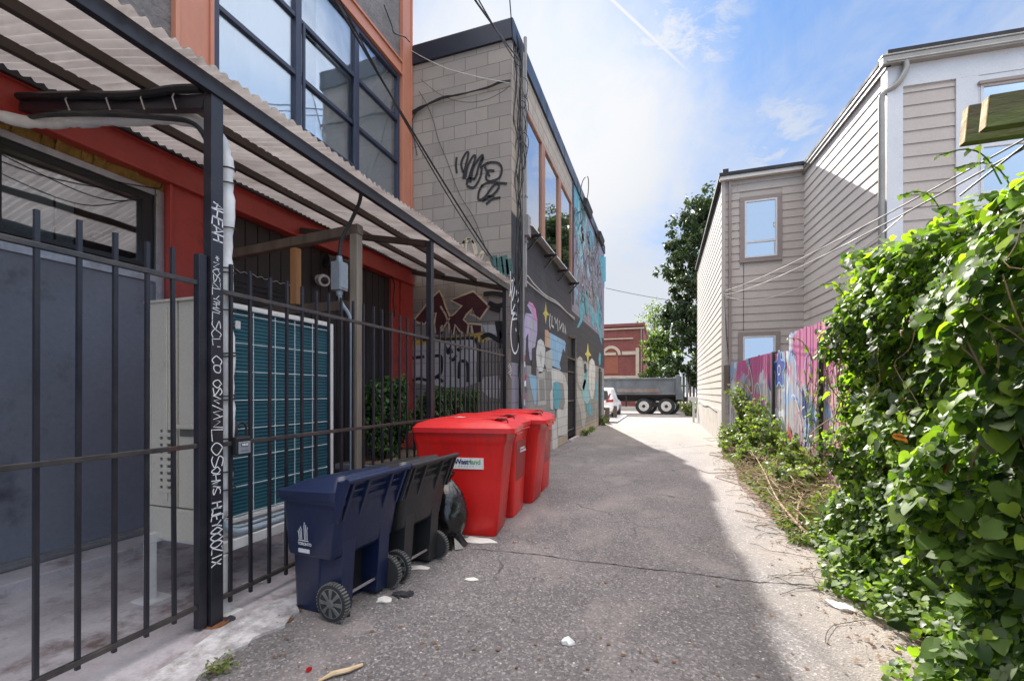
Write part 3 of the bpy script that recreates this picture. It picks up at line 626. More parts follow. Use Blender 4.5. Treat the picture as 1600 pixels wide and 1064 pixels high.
# wall mounted dome camera + dark flood lamp
cmr = thing('security_camera', (XW+.05, 5.34, 3.12), 'small white round security camera on the dark board wall', 'camera')
mb = MB(); mb.lathe((XW-.02, 5.34, 3.16), (1, -.15, -.1), [(.075, 0), (.075, .03), (.045, .05)], 20); mb.build('mount', 'white_metal', cmr, smooth=True)
mb = MB(); mb.lathe((XW+.03, 5.33, 3.155), (1, -.5, -.3), [(.05, 0), (.085, .03), (.09, .08), (.085, .13), (.06, .135)], 24); mb.build('housing', 'white_metal', cmr, smooth=True)
mb = MB(); mb.lathe((XW+.15, 5.27, 3.12), (1, -.5, -.3), [(.055, -.01), (.05, .02), (.03, .035), (.005, .04)], 20); mb.build('lens', 'black_plastic', cmr, smooth=True)
fl = thing('heater_lamp', (XW+.1, 5.5, 3.3), 'dark horizontal heater lamp mounted above the white security camera', 'lamp')
mb = MB(); mb.lathe((XW+.12, 5.3, 3.42), (.3, 1, 0), [(.02, 0), (.10, .02), (.11, .5), (.09, .55), (.01, .56)], 20); mb.build('body', 'black_plastic', fl, smooth=True)
mb = MB(); mb.bar((XW-.03, 5.55, 3.42), (XW+.15, 5.55, 3.42), .04, .04); mb.build('bracket', 'black_metal', fl)

# ================================================================== BLOCK BUILDING
XB = -2.69; YB = 7.86; YE = 21.5
bb = thing('block_building', (-5.3, 14, 0), 'beige concrete block building with navy roof edge and painted mural along the lane', 'building')
mb = MB(); mb.box(-8.9, XB-.221, YB, YB+.2, 3.3, 8.12); mb.build('front_wall', 'block_front', bb)
mb = MB(); mb.box(-8.9, XB-.221, YB+.001, YB+.2, 0, 3.3); mb.build('front_wall_low', 'block_grey', bb)
mb = MB()
WH = (8.69, 13.61, 5.02, 7.32); D1 = (13.02, 14.38, .08, 3.22); D2 = (19.6, 20.5, 0, 2.55)
holed(mb, YB+.01, YE, 0, 8.12, [WH, D1, D2], lambda a, b, c, d: mb.box(XB-.22, XB, a, b, c, d))
mb.build('side_wall', 'block_side', bb)
mb = MB(); mb.box(XB-.221, XB-.001, YB-.001, YB+.01, 0, 8.12); mb.build('corner_face', 'block_front', bb)
mb = MB(); mb.box(-8.9, XB-.22, YE-.2, YE, 0, 8.12); mb.box(-9.1, -8.9, YB, YE, 0, 8.12); mb.box(-8.9, XB-.22, YB+.2, YE-.2, 8.0, 8.1); mb.build('rear_wall', 'paint_grey', bb)
mb = MB(); mb.box(-8.88, -3.2, YB+.25, YE-.25, 4.6, 4.7); mb.box(-4.6, -4.5, YB+.25, YE-.25, 4.7, 8); mb.box(-3.3, -3.2, YB+.25, YE-.25, 0, 4.6); mb.build('interior', 'curtain_dark', bb)
mb = MB(); mb.box(-9.1, XB+.05, YB-.05, YB+.10, 8.06, 8.42); mb.box(XB-.10, XB+.05, YB+.10, YE+.06, 8.06, 8.42); mb.box(-9.1, XB+.03, YB-.03, YE+.04, 8.42, 8.45)
for i in range(7): mb.box(XB+.05, XB+.056, YB+.5+i*2.0, YB+.515+i*2.0, 8.06, 8.42)
mb.build('roof_flashing', 'flashing', bb, bevel=.006)
wins = []
for (a, b) in ((8.69, 10.15), (10.15, 11.90), (11.90, 13.61)):
    mb = MB(); z0, z1 = 5.02, 7.32
    l, r = (.04 if a < 9 else .15), (.15 if b < 13 else .12)
    mb.box(XB-.10, XB+.02, a, a+l, z0, z1); mb.box(XB-.10, XB+.02, b-r, b, z0, z1); mb.box(XB-.10, XB+.02, a+l, b-r, z0, z0+.06); mb.box(XB-.10, XB+.02, a+l, b-r, z1-.06, z1)
    M.setdefault('mull', mat('brown_window_timber', (.34, .17, .105), (.25, .12, .08), .6, scale=4, bump=.2, bscale=30, sc=(1, 1, .2)))
    f = mb.build('window', 'mull', bb, bevel=.004)
    mb = MB(); mb.box(XB-.025, XB-.02, a+l, b-r, z0+.05, z1-.05); mb.build('pane', 'glass_dark', f)
mb = MB(); mb.add([(XB+.002, 8.55, 4.90), (XB+.22, 8.55, 4.80), (XB+.22, 13.75, 4.80), (XB+.002, 13.75, 4.90), (XB+.002, 8.55, 4.93), (XB+.22, 8.55, 4.83), (XB+.22, 13.75, 4.83), (XB+.002, 13.75, 4.93)], [(0,3,2,1),(4,5,6,7),(0,1,5,4),(1,2,6,5),(2,3,7,6),(3,0,4,7)])
lg = mb.build('window_ledge', 'white_metal', bb)
for y in (8.9, 10.3, 11.7, 13.2):
    mb = MB(); mb.tube([(XB, y, 4.72), (XB+.30, y, 4.74)], .035, 8); mb.bar((XB+.01, y, 4.45), (XB+.28, y, 4.74), .03, .03, (0, 1, 0)); mb.build('bracket', 'black_metal', bb)
# doors
mb = MB(); mb.box(XB-.16, XB-.12, D1[0], D1[1], .08, 2.5); mb.box(XB-.16, XB-.12, D1[0], D1[1], 2.56, 3.22)
d1 = mb.build('door', 'black_metal', bb); mb = MB(); mb.box(XB-.12, XB-.02, D1[0], D1[0]+.06, .08, 3.22); mb.box(XB-.12, XB-.02, D1[1]-.06, D1[1], .08, 3.22); mb.box(XB-.12, XB-.02, D1[0]+.06, D1[1]-.06, 2.5, 2.56)
for i in range(9): mb.box(XB-.10, XB-.08, D1[0]+.12+i*.13, D1[0]+.14+i*.13, .12, 2.46)
for z in (.3, 1.2, 2.1): mb.box(XB-.08, XB-.065, D1[0]+.06, D1[1]-.06, z, z+.04)
mb.build('security_grille', 'rail_metal', d1)
mb = MB(); mb.box(XB-.22, XB+.10, D1[0], D1[1], -.01, .08); mb.build('door_sill', 'concrete', bb)
mb = MB(); mb.box(XB-.16, XB-.1, D2[0], D2[1], 0, 2.55); mb.build('door', 'black_metal', bb)
# mural: painted shapes a few mm proud, laid out along the wall
MUR = ['paint_charcoal', 'paint_grey', 'paint_white', 'paint_offwhite', 'paint_sky', 'paint_cyan', 'paint_lilac', 'paint_pink', 'paint_yellow', 'paint_mauve', 'paint_tan', 'paint_palecyan', 'paint_red', 'paint_charcoal']
mu = MB()
def m4(x, y, o=.0): p = PX(780+x/3.32, 400+y/3.32, XB); return Vector((XB+o, p.y, p.z))
def m7(x, y, o=.0): p = PX(780+x/3.8, 160+y/3.8, XB); return Vector((XB+o, p.y, p.z))
def P4(mi, pts, lay=2, f=m4): mu.m(mi); mu.prism([f(x, y, 0.001) for x, y in pts], (.002+.003*lay, 0, 0))
def rect(mi, y0, y1, z0, z1, lay=0): mu.m(mi); mu.box(XB+.0005, XB+.002+.003*lay, y0, y1, z0, z1)
def holedrect(mi, y0, y1, z0, z1, lay): mu.m(mi); holed(mu, y0, y1, z0, z1, [WH, D1, D2], lambda a, b, c, d: mu.box(XB+.0005, XB+.002+.003*lay, a, b, c, d))
holedrect(0, YB+.002, 13.61, 2.05, 4.86, 0); holedrect(0, 13.61, YE, 2.6, 4.0, 0)
holedrect(9, 13.63, YE, 4.0, 8.05, 0); holedrect(1, 8.9, YE, .35, 2.05, 0); holedrect(1, 13.61, YE, 2.05, 2.6, 0); rect(9, YB+.002, 8.9, .2, 2.05)
# upper cyan and mauve scribbled blobs
def blob(mi, y, z, ry, rz, lay, n=18, j=.25, a0=0):
    pts = [(XB+.001, y+ry*math.cos(t)*(1+random.uniform(-j, j)), z+rz*math.sin(t)*(1+random.uniform(-j, j))) for t in [2*PI*i/n for i in range(n)]]
    mu.m(mi); mu.prism(pts, (.002+.003*lay, 0, 0))
for q in range(16):
    blob([11, 1, 4, 9, 3, 1][q % 6], random.uniform(14.3, 20.8), random.uniform(4.6, 7.6), random.uniform(.15, .4), random.uniform(.15, .4), 1, j=.5)
P4(5, [(445,480),(470,560),(465,640),(478,720),(455,800),(447,700)], 2, m7)
P4(5, [(530,720),(560,790),(550,900),(535,850)], 2, m7)
P4(5, [(600,960),(632,910),(632,1064),(610,1064)], 2, m7)
P4(11, [(450,520),(500,600),(520,700),(505,860),(480,960),(455,1040),(470,900),(462,760),(452,640)], 1, m7)
for q in range(130):
    y0, z0 = random.uniform(13.9, 20.5), random.uniform(4.4, 7.6); mu.m(random.choice([3, 9, 11, 0, 0, 0, 2]))
    pts = [(XB+.012, y0+.35*math.cos(t*1.3+q)+t*.10, z0+.3*math.sin(t*1.7+q*2)) for t in np.linspace(0, 4, 14)]; ribbon(mu, pts, random.uniform(.018, .04), (1, 0, 0))
P4(5, [(418,192),(448,186),(463,240),(456,296),(436,300),(428,345),(410,372),(402,372),(420,330),(414,262)], 2)
P4(5, [(468,250),(486,262),(497,300),(512,295),(516,350),(528,400),(533,462),(522,430),(508,372),(498,340),(489,350),(482,380),(480,320),(470,300)], 2)
P4(5, [(516,0),(546,0),(546,170),(538,120),(530,90),(520,60)], 1); P4(5, [(505,230),(520,240),(530,300),(524,380),(514,330)], 2)
# arch-headed lilac figure
P4(6, [(135,300),(140,262),(156,238),(172,248),(187,275),(196,330),(196,400),(180,500),(168,540),(158,540),(150,470),(150,400),(138,420),(134,520),(126,520),(126,380)], 1)
P4(7, [(150,238),(172,246),(187,275),(194,330),(190,350),(176,300),(165,262)], 2); P4(0, [(130,232),(168,300),(130,295)], 2)
P4(3, [(158,330),(170,322),(178,350),(172,430),(163,500),(158,470),(164,400)], 2)
P4(0, [(168,480),(190,470),(190,620),(166,612)], 2)
P4(2, [(190,500),(200,440),(214,430),(228,444),(238,480),(234,560),(222,605),(206,610),(194,570)], 1)
P4(3, [(206,515),(214,490),(222,520),(215,560)], 2)
P4(4, [(150,615),(190,622),(195,650),(190,770),(182,770),(165,690)], 1); P4(4, [(246,400),(262,398),(338,440),(344,452),(338,520),(318,590),(268,566),(268,480),(244,470)], 1)
P4(10, [(236,382),(252,386),(262,410),(262,476),(236,470)], 2); P4(0, [(330,478),(340,500),(338,560),(320,588),(312,560),(322,520)], 2)
P4(3, [(240,500),(268,484),(275,560),(268,600),(246,600),(236,560)], 2)
P4(2, [(268,580),(310,590),(340,620),(355,680),(352,930),(300,930),(300,790),(285,780),(276,700),(272,640)], 1)
P4(1, [(300,650),(330,660),(340,760),(330,800),(308,790),(296,720)], 2); P4(5, [(280,655),(300,650),(318,690),(318,740),(300,800),(284,790),(276,720)], 3)
P4(2, [(262,720),(272,690),(280,720),(276,800),(264,790)], 3); P4(2, [(272,845),(302,838),(302,1000),(276,1004)], 1)
P4(3, [(196,600),(236,600),(244,770),(200,775)], 1); P4(1, [(206,640),(232,640),(236,745),(210,750)], 2)
for cx_, cy_, s_ in ((240,300,1), (459,510,1)):
    P4(8, [(cx_,cy_-58*s_),(cx_+5,cy_-14),(cx_+18*s_,cy_+6),(cx_+5,cy_+10),(cx_,cy_+52*s_),(cx_-5,cy_+12),(cx_-15*s_,cy_-2),(cx_-5,cy_-12)], 2)
P4(3, [(404,560),(408,530),(418,520),(430,530),(434,560),(448,545),(460,560),(462,640),(450,660),(440,690),(424,690),(408,660)], 1)
P4(2, [(464,600),(468,545),(480,530),(492,545),(498,580),(496,680),(486,740),(474,740),(466,690)], 1); P4(0, [(437,560),(450,556),(452,600),(440,610)], 2)
P4(5, [(448,590),(458,585),(452,640),(438,700),(430,680)], 2); P4(5, [(450,770),(470,760),(484,790),(478,822),(468,826),(454,806)], 2); P4(5, [(520,500),(527,510),(525,560),(518,570),(514,540)], 2)
P4(2, [(478,610),(484,590),(490,620),(484,700),(478,690)], 3); P4(11, [(440,640),(462,650),(470,740),(455,770),(430,740),(428,690)], 2)
P4(3, [(402,680),(424,700),(440,760),(450,830),(440,900),(428,880),(420,800),(404,740)], 1); P4(5, [(500,640),(510,660),(510,740),(500,760)], 2)
P4(0, [(520,600),(532,600),(530,860),(518,860)], 2); P4(5, [(536,690),(542,690),(542,740),(536,740)], 3)
mu.m(2)
for pts in ([(262,300),(258,340),(262,380)], [(272,310),(270,360),(280,370)], [(285,318),(292,350),(300,325),(303,390)], [(310,335),(312,380),(325,350),(326,395)], [(330,350),(334,400)], [(338,360),(344,405)]):
    ribbon(mu, [m4(x, y, .012) for x, y in pts], .07, (1, 0, 0))
for x in (96, 105, 470, 437, 497): ribbon(mu, [m4(x if x > 200 else 290, y, .011) for y in (700, 780, 860)], .03, (1, 0, 0))
mural = mu.build('mural', MUR, bb)
# white tag on the dark pier
tg = MB()
def t4(x, y): return m4(x, y, .009)
for pts in ([(55,80),(58,150),(52,210),(60,180)], [(52,140),(70,130),(62,200)], [(72,110),(80,150),(66,230),(62,200)], [(88,180),(100,200),(95,235),(82,240),(88,180)], [(60,230),(62,290),(80,250)], [(60,300),(82,296),(98,320),(66,330)]):
    ribbon(tg, curve3([t4(x, y) for x, y in pts], 5), .035, (1, 0, 0))
el = [t4(80+22*math.cos(t), 402+104*math.sin(t)) for t in np.linspace(-PI/2, 1.5*PI, 26)]; ribbon(tg, el, .04, (1, 0, 0)); ribbon(tg, [t4(83, 375), t4(86, 392)], .05, (1, 0, 0))
for i in range(8): ribbon(tg, [t4(44+6*(i % 4), 575+i*8), t4(52+5*(i % 3), 560+i*9), t4(58, 590+i*5)], .012, (1, 0, 0))
tg.build('graffiti_tag', 'white_print', bb)
# poster strip and pipe stub at the corner
mb = MB(); mb.box(XB+.001, XB+.014, 8.30, 8.46, .75, 2.1); mb.build('poster_strip', 'black_plastic', bb)
mb = MB()
for i in range(12):
    y, z = 8.52+random.uniform(0, .18), .7+i*.13; mb.prism([(XB+.003+.0006*i, y, z), (XB+.003+.0006*i, y+.14, z+.01), (XB+.003+.0006*i, y+.13, z+.12), (XB+.003+.0006*i, y-.01, z+.1)], (.0005, 0, 0)); mb.m(i % 3)
mb.build('stickers', ['sticker_white', 'paint_red', 'black_plastic'], bb)
# front wall graffiti (wall faces the camera)
gf = MB()
def f7(x, y, o=.006): p = PY(600+x/2.66, y/2.66, YB); return Vector((p.x, YB-o, p.z))
def g6(x, y, o=.006): p = PY(640+x/3.8, 360+y/3.8, YB); return Vector((p.x, YB-o, p.z))
def GS(mi, pts, w_, f=f7, o=.012, s=True): gf.m(mi); ribbon(gf, curve3([f(x, y, o) for x, y in pts], 5) if s and len(pts) > 2 else [f(x, y, o) for x, y in pts], w_, (0, -1, 0))
def GPo(mi, pts, lay, f=g6): gf.m(mi); gf.prism([f(x, y, .001) for x, y in pts], (0, -.002-.003*lay, 0))
for pts in ([(303,655),(300,690),(304,722)], [(330,720),(322,680),(340,640),(352,640),(338,700),(330,745)], [(338,745),(350,690),(372,650),(380,660),(360,720),(350,760)], [(360,760),(372,700),(400,655),(412,650),(395,690),(385,730),(372,750)], [(400,700),(430,680),(470,678),(490,700),(480,740),(440,755),(425,740),(435,712),(460,712)], [(410,770),(395,800),(395,832),(420,820),(450,780),(470,765),(478,780),(455,810),(415,835)], [(405,775),(440,760),(512,765)], [(345,775),(375,780),(400,740),(408,700)], [(425,850),(450,830),(485,822)], [(410,840),(430,820),(460,815)], [(345,770),(350,745),(380,745)], [(400,690),(415,655)], [(440,735),(420,690),(445,675)]):
    GS(4, pts, .045)
GMAT = ['spray_maroon', 'spray_cream', 'spray_white', 'spray_yellow', 'spray_black', 'spray_teal']
gf.build('spray_tag', GMAT, bb); gf = MB()
for pts in ([(330,1064),(328,1020),(345,995),(365,1000),(378,1040),(380,1064)],): GS(1, pts, .05)
for pts in ([(320,130),(318,80),(345,55),(372,62),(392,100),(398,140),(375,190),(400,180),(430,130),(440,140),(415,200)], [(345,60),(335,100),(345,160)], [(400,190),(440,200),(470,190),(480,210),(440,215)]): GS(1, pts, .045, g6)
for pts in ([(500,150),(505,250)], [(530,160),(545,260)], [(560,150),(575,270)], [(590,170),(596,260)]): GS(5, pts, .13, g6, .008)
gf.build('faded_tag', GMAT, bb); gf = MB()
GPo(0, [(35,530),(80,470),(128,400),(178,362),(205,420),(240,510),(255,510),(310,450),(248,418),(290,400),(380,365),(430,410),(470,450),(425,525),(388,500),(378,470),(335,500),(330,540),(425,560),(430,600),(385,610),(370,560),(355,610),(245,620),(225,560),(190,625),(130,610),(150,560),(60,545)], 1)
for pts in ([(30,530),(75,475),(128,405),(178,360),(200,400),(215,450),(240,510),(262,500),(312,450),(245,416),(300,392),(380,362),(428,405),(472,450)], [(470,455),(420,528),(385,505),(360,500),(375,465),(340,500),(322,530),(345,552),(428,560),(432,600)], [(30,540),(90,560),(130,500),(158,490),(148,560),(155,610)], [(185,450),(215,500),(236,560),(240,610)], [(262,620),(272,560),(300,600),(318,612)], [(345,612),(352,560)], [(178,610),(195,565),(210,600)], [(375,612),(368,565)], [(190,600),(240,520)]): GS(1, pts, .038, g6, .013, False)
GPo(3, [(70,650),(200,636),(430,610),(470,650),(430,665),(300,640),(80,680),(20,760),(0,800),(0,660)], 1)
GPo(2, [(0,690),(60,680),(260,648),(375,650),(400,690),(408,900),(330,930),(180,930),(0,900)], 2)
GPo(2, [(420,900),(445,870),(520,860),(540,900),(535,1000),(470,990),(430,950)], 1); GPo(2, [(430,560),(520,560),(550,640),(470,650)], 0)
for pts in ([(70,650),(260,645),(370,640),(400,660),(415,700),(412,780),(415,900)], [(110,750),(180,745),(192,770),(190,840),(160,870),(130,890)], [(295,880),(298,790),(320,775),(342,790),(348,850),(346,900)], [(215,690),(232,730),(240,700),(255,730)], [(280,740),(260,770),(240,752)], [(15,760),(40,755),(90,750)], [(0,900),(60,880),(120,895)], [(285,700),(296,712),(310,700)], [(120,900),(165,870),(200,900)]): GS(4, pts, .06, g6, .016)
for pts in ([(440,380),(500,375),(560,385)], [(470,430),(520,450),(560,440)], [(480,460),(540,480)], [(520,540),(530,600),(545,700)], [(545,540),(550,640)], [(425,640),(470,620),(540,660)]): GS(4, pts, .09, g6, .014)
gf.build('wall_graffiti', ['spray_maroon', 'spray_cream', 'spray_white', 'spray_yellow', 'spray_black', 'spray_teal'], bb)

# cables on the block building
cb = MB()
def f5(x, y, o=.05): p = PY(620+x/5.32, 40+y/5.32, YB-o); return p
for k_ in range(9):
    j = lambda s=1: random.uniform(-9, 9)*s
    cb.tube(curve3([f5(118, 735+j(2), .04), f5(190, 690+j(1.6), .05), f5(290, 640+j(), .06), f5(390, 600+j(), .05), f5(520, 575+j(.6), .06), f5(640, 545+j(.5), .05), f5(760, 515+j(.7), .05), f5(860, 475+j(), .06), f5(945, 462+j(), .05)], 5), .009, 6)
cb.tube(curve3([f5(200, 450), f5(330, 555), f5(450, 615), f5(600, 640), f5(750, 615), f5(880, 550), f5(940, 500)], 6), .005, 5)
cb.tube(curve3([f5(180, 700), f5(130, 780), f5(135, 880), f5(165, 1064), f5(170, 1075)], 6), .010, 6)
cb.tube(curve3([f5(185, 550), f5(240, 640), f5(300, 780), f5(345, 950), f5(420, 1130), f5(520, 1400), f5(640, 1600), f5(760, 1900), f5(860, 2060), f5(1000, 2100)], 6), .007, 6)
for k_ in range(7):
    x0 = XB+random.uniform(.02, .08); yy = 7.95+random.uniform(0, .34); pts = []
    for z in np.arange(8.3, 1.0 if k_ < 3 else random.uniform(2.2, 4.8), -.55): pts.append((x0+random.uniform(-.05, .05), yy+random.uniform(-.07, .07), z))
    cb.tube(curve3(pts, 5), random.choice([.006, .009, .012]), 6)
for z, r_ in ((6.9, .35), (6.6, .5), (6.2, .35), (5.9, .4), (7.3, .3), (6.4, .6)):
    c0 = (XB+.12, 8.25+random.uniform(-.1, .1), z); cb.tube([(c0[0]+.05*math.sin(2*t), c0[1]+.13*math.cos(t), c0[2]+r_*math.sin(t)) for t in np.linspace(0, 2*PI*.9, 22)], .007, 5)
cb.build('wall_cables', 'cable', bb, smooth=True)
mb = MB(); mb.tube([(XB+.06, 8.55, 3.6), (XB+.06, 8.55, 8.6)], .035, 10); mb.tube([(XB+.06, 8.42, 0.3), (XB+.06, 8.42, 8.2)], .022, 8); mb.box(XB, XB+.16, 8.42, 8.62, 4.6, 5.0)
for z in (4.5, 5.4, 6.4, 7.4): mb.box(XB, XB+.10, 8.49, 8.61, z, z+.03)
mb.build('service_conduit', 'cable_grey', bb, smooth=True)
mb = MB(); mb.tube(curve3([m4(122,118,.05), m4(135,105,.05), m4(170,150,.06), m4(230,205,.05), m4(290,240,.05), m4(340,290,.05), m4(384,322,.04)], 6), .014, 6)
mb.tube(curve3([m4(122,125,.05), m4(160,160,.05), m4(240,222,.05), m4(300,255,.05), m4(384,330,.04)], 6), .012, 6); mb.build('wall_cables', 'cable_white', bb)
for y, z in ((15.6, 8.0), (19.0, 8.05)):
    fx_ = thing('roof_floodlight', (XB+.3, y, z), 'flat metal floodlight at the mural roof edge, %s' % ('nearer the windows' if y < 17 else 'nearer the far corner'), 'floodlight', 'floodlights on the mural roof edge')
    mb = MB(); mb.hexa([(XB+.10, y-.6, z-.22), (XB+.22, y-.6, z-.26), (XB+.22, y+.6, z-.26), (XB+.10, y+.6, z-.22)], [(XB+.13, y-.6, z+.06), (XB+.27, y-.6, z+.0), (XB+.27, y+.6, z+.0), (XB+.13, y+.6, z+.06)]); mb.build('lamp_head', 'truck_dark', fx_)
    mb = MB(); mb.bar((XB+.02, y, z-.12), (XB+.16, y, z-.10), .05, .04); mb.build('arm', 'cable_grey', fx_)
mb = MB(); mb.tube(curve3([(XB+.06, 14.6, 7.8), (XB+.15, 14.7, 8.45), (XB+.28, 15.0, 8.7), (XB+.22, 15.4, 8.35), (XB+.1, 15.5, 8.0)], 6), .014, 6); mb.tube([(XB+.02, 13.75, 4.2), (XB+.02, 13.75, 8.05)], .02, 6); mb.build('wall_cables', 'cable', bb)

# ================================================================== CANOPY
cn = thing('canopy', (-3.8, 3.5, 0), 'corrugated translucent canopy on black steel posts over the fenced strip', 'canopy')
mb = MB(); ys = np.arange(-1.2, 7.72, .0125); vs = []
def cz(x): return 3.50+(-2.66-x)*(3.97-3.50)/(2.17)
for y in ys:
    dz = .016*math.sin(y*2*PI/.076*1.0)
    for x in (-2.60+.008*math.sin(y*41), -3.4, -4.1, -4.80): vs.append((x, y, cz(x)+dz+.012*math.sin(y*3.1+x*5)))
n = len(ys); mb.add(vs, [(4*i+j, 4*i+4+j, 4*i+5+j, 4*i+1+j) for i in range(n-1) for j in range(3)])
mb.build('corrugated_sheet', 'polycarb', cn, smooth=True)
def steel(name, p, q, w_, h_, m_='black_metal', par=None): b = MB(); b.bar(p, q, w_, h_); return b.build(name, m_, par or cn, bevel=.003)
steel('eave_beam', (-2.70, -1.3, 3.44), (-2.70, 7.74, 3.40), .05, .10)
steel('purlin', (-3.35, -1.3, cz(-3.35)-.055), (-3.35, 7.72, cz(-3.35)-.055), .05, .07, 'brown_steel')
steel('purlin', (-4.02, -1.3, cz(-4.02)-.055), (-4.02, 7.72, cz(-4.02)-.055), .05, .07, 'brown_steel')
steel('wall_beam', (-4.70, -1.3, 3.935), (-4.70, 7.82, 3.935), .05, .07)
steel('end_beam', (-2.72, 7.70, 3.38), (-4.7, 7.70, 3.86), .05, .09, 'brown_steel')
steel('rafter', (-4.74, 2.07, 3.73), (-2.765, 2.07, 3.34), .06, .09)
steel('rafter', (-4.74, 4.88, 3.72), (-2.78, 4.88, 3.33), .05, .075, 'brown_steel')
mb = MB(); mb.box(-2.76, -2.69, 2.04, 2.122, -.02, 3.39); p1 = mb.build('post', 'black_metal', cn, bevel=.004)
nx = (1, 0, 0)
def pword(word, z_top, lh, lw=.0075, wd=.075, y0=2.048):
    tg = MB(); stroke_word(tg, word, (-2.6885, y0, z_top), (0, 0, -1), (0, 1, 0), lh*1.12, wd*.92, lh*.12, lw*1.15, nx, .11); tg.build('graffiti_word', 'white_print', p1)
pword('AHEAH', 2.70, .040); pword('*', 2.36, .025, .004, .03, 2.065); pword('NOSZLYH', 2.32, .034, .004, .05, 2.05); pword('WLSCL', 2.06, .045, .0045, .06, 2.045); pword('I', 1.80, .02, .004, .02, 2.08)
pword('COMOS~', 1.72, .040, .0055, .06, 2.05); pword('~WLOS', 1.42, .065, .0055, .075, 2.045); pword('OHWS', 1.02, .035, .005, .06, 2.045); pword('HUEYOOOZIX', .80, .033, .007, .075, 2.042)
mb = MB(); mb.box(-2.775, -2.705, 4.86, 4.93, -.02, 3.36); mb.build('post', 'black_metal', cn, bevel=.003)
mb = MB(); mb.box(-2.775, -2.70, 7.60, 7.67, -.02, 3.36); mb.build('post', 'black_metal', cn, bevel=.003)
mb = MB()
mb.tube(curve3([(-4.72, 2.03, 3.78), (-4.0, 2.02, 3.63), (-3.4, 2.02, 3.50), (-3.0, 2.02, 3.45), (-2.76, 2.03, 3.41)], 6), .028, 8)
mb.tube(curve3([(-4.74, 1.98, 3.55), (-4.3, 1.98, 3.52), (-3.7, 2.0, 3.42), (-3.15, 2.02, 3.30), (-2.86, 2.06, 3.22), (-2.80, 2.14, 3.05)], 6), .016, 6); mb.build('foam_pipe', 'cable', cn, smooth=True)
for x in (-3.0, -3.3, -3.65, -4.1): mb = MB(); zr = 3.34+(-2.765-x)*.1975; mb.tube([(x, 2.03, zr+.06), (x+.02, 2.0, zr), (x+.01, 2.03, zr-.06)], .005, 5); mb.build('cable_tie', 'cable_white', cn)
for q in range(5):
    pass
mb = MB(); mb.tube(curve3([(-4.76, .9, 3.55), (-4.74, 1.6, 3.42), (-4.74, 2.3, 3.36), (-4.76, 3.0, 3.50), (-4.76, 3.1, 3.58)], 6), .006, 5); mb.tube(curve3([(-4.76, 1.2, 3.5), (-4.74, 2.0, 3.28), (-4.74, 2.6, 3.22), (-4.76, 3.05, 3.45)], 6), .005, 5); mb.build('loose_wire', 'cable', cn)

# ================================================================== IRON FENCE
fe = thing('iron_fence', (-2.74, 4, 0), 'black iron picket fence with two rails running along the concrete strip', 'fence')
XF = -2.74
def rail(z, y0, y1, m_='rail_metal', h=.028): b = MB(); b.box(XF-.014, XF+.014, y0, y1, z-h/2, z+h/2); b.build('rail', m_, fe, bevel=.003)
for z in (2.175, 1.165, .165): rail(z, -1.5, 1.985)
for z in (2.155, 1.155, .155): rail(z, 2.13, 7.60)
pk = [1.39-.155*i for i in range(0, 15)]+[1.545, 1.70, 1.85]+[2.21+.1545*i for i in range(35)]
for i, y in enumerate(sorted(pk)):
    if abs(y-4.895) < .04 or y > 7.55: continue
    b = MB(); lean = random.uniform(-.011, .011); t = 2.345+random.uniform(-.008, .008); z0 = .10 if y > 2 else .13
    b.hexa([(XF-.0095, y-.0095, z0), (XF+.0095, y-.0095, z0), (XF+.0095, y+.0095, z0), (XF-.0095, y+.0095, z0)], [(XF-.0095, y+lean-.0095, t), (XF+.0095, y+lean-.0095, t), (XF+.0095, y+lean+.0095, t), (XF-.0095, y+lean+.0095, t)])
    b.build('picket', 'black_metal', fe)
mb = MB(); mb.box(-2.765, -2.715, 1.98, 2.034, .03, 2.355); mb.build('fence_post', 'black_metal', fe, bevel=.004)
mb = MB(); mb.lathe((-2.72, 2.10, .012), (0, 0, 1), [(.075, 0), (.07, .01), (.03, .014)], 14); mb.build('rust_foot', mat('rust', (.22, .085, .03), (.10, .04, .02), .9, scale=20), fe)
lb = thing('key_lock_box', (-2.715, 2.25, 1.0), 'small grey combination key lock box hanging on the fence middle rail', 'lock box')
mb = MB(); mb.box(-2.722, -2.675, 2.205, 2.315, 1.075, 1.20); mb.build('body', 'black_plastic', lb, bevel=.012)
mb = MB(); mb.box(-2.676, -2.670, 2.215, 2.305, 1.085, 1.165); mb.build('face_plate', 'galv', lb, bevel=.003)
mb = MB(); mb.box(-2.6695, -2.667, 2.235, 2.285, 1.135, 1.156); mb.m(1)
for i in range(4): mb.box(-2.667, -2.6655, 2.238+i*.012, 2.246+i*.012, 1.138, 1.153)
mb.build('dials', ['black_plastic', 'white_print'], lb)
text_mesh('PORTABLE', .011, 'lettering', 'navy_print', lb, (-2.6692, 2.235, 1.10), (0, 1, 0), (0, 0, 1))
mb = MB(); mb.tube(curve3([(-2.70, 2.225, 1.19), (-2.70, 2.224, 1.25), (-2.70, 2.235, 1.285), (-2.70, 2.26, 1.295), (-2.70, 2.285, 1.28), (-2.70, 2.295, 1.25), (-2.70, 2.295, 1.19)], 5), .008, 8); mb.build('shackle', 'black_plastic', lb, smooth=True)

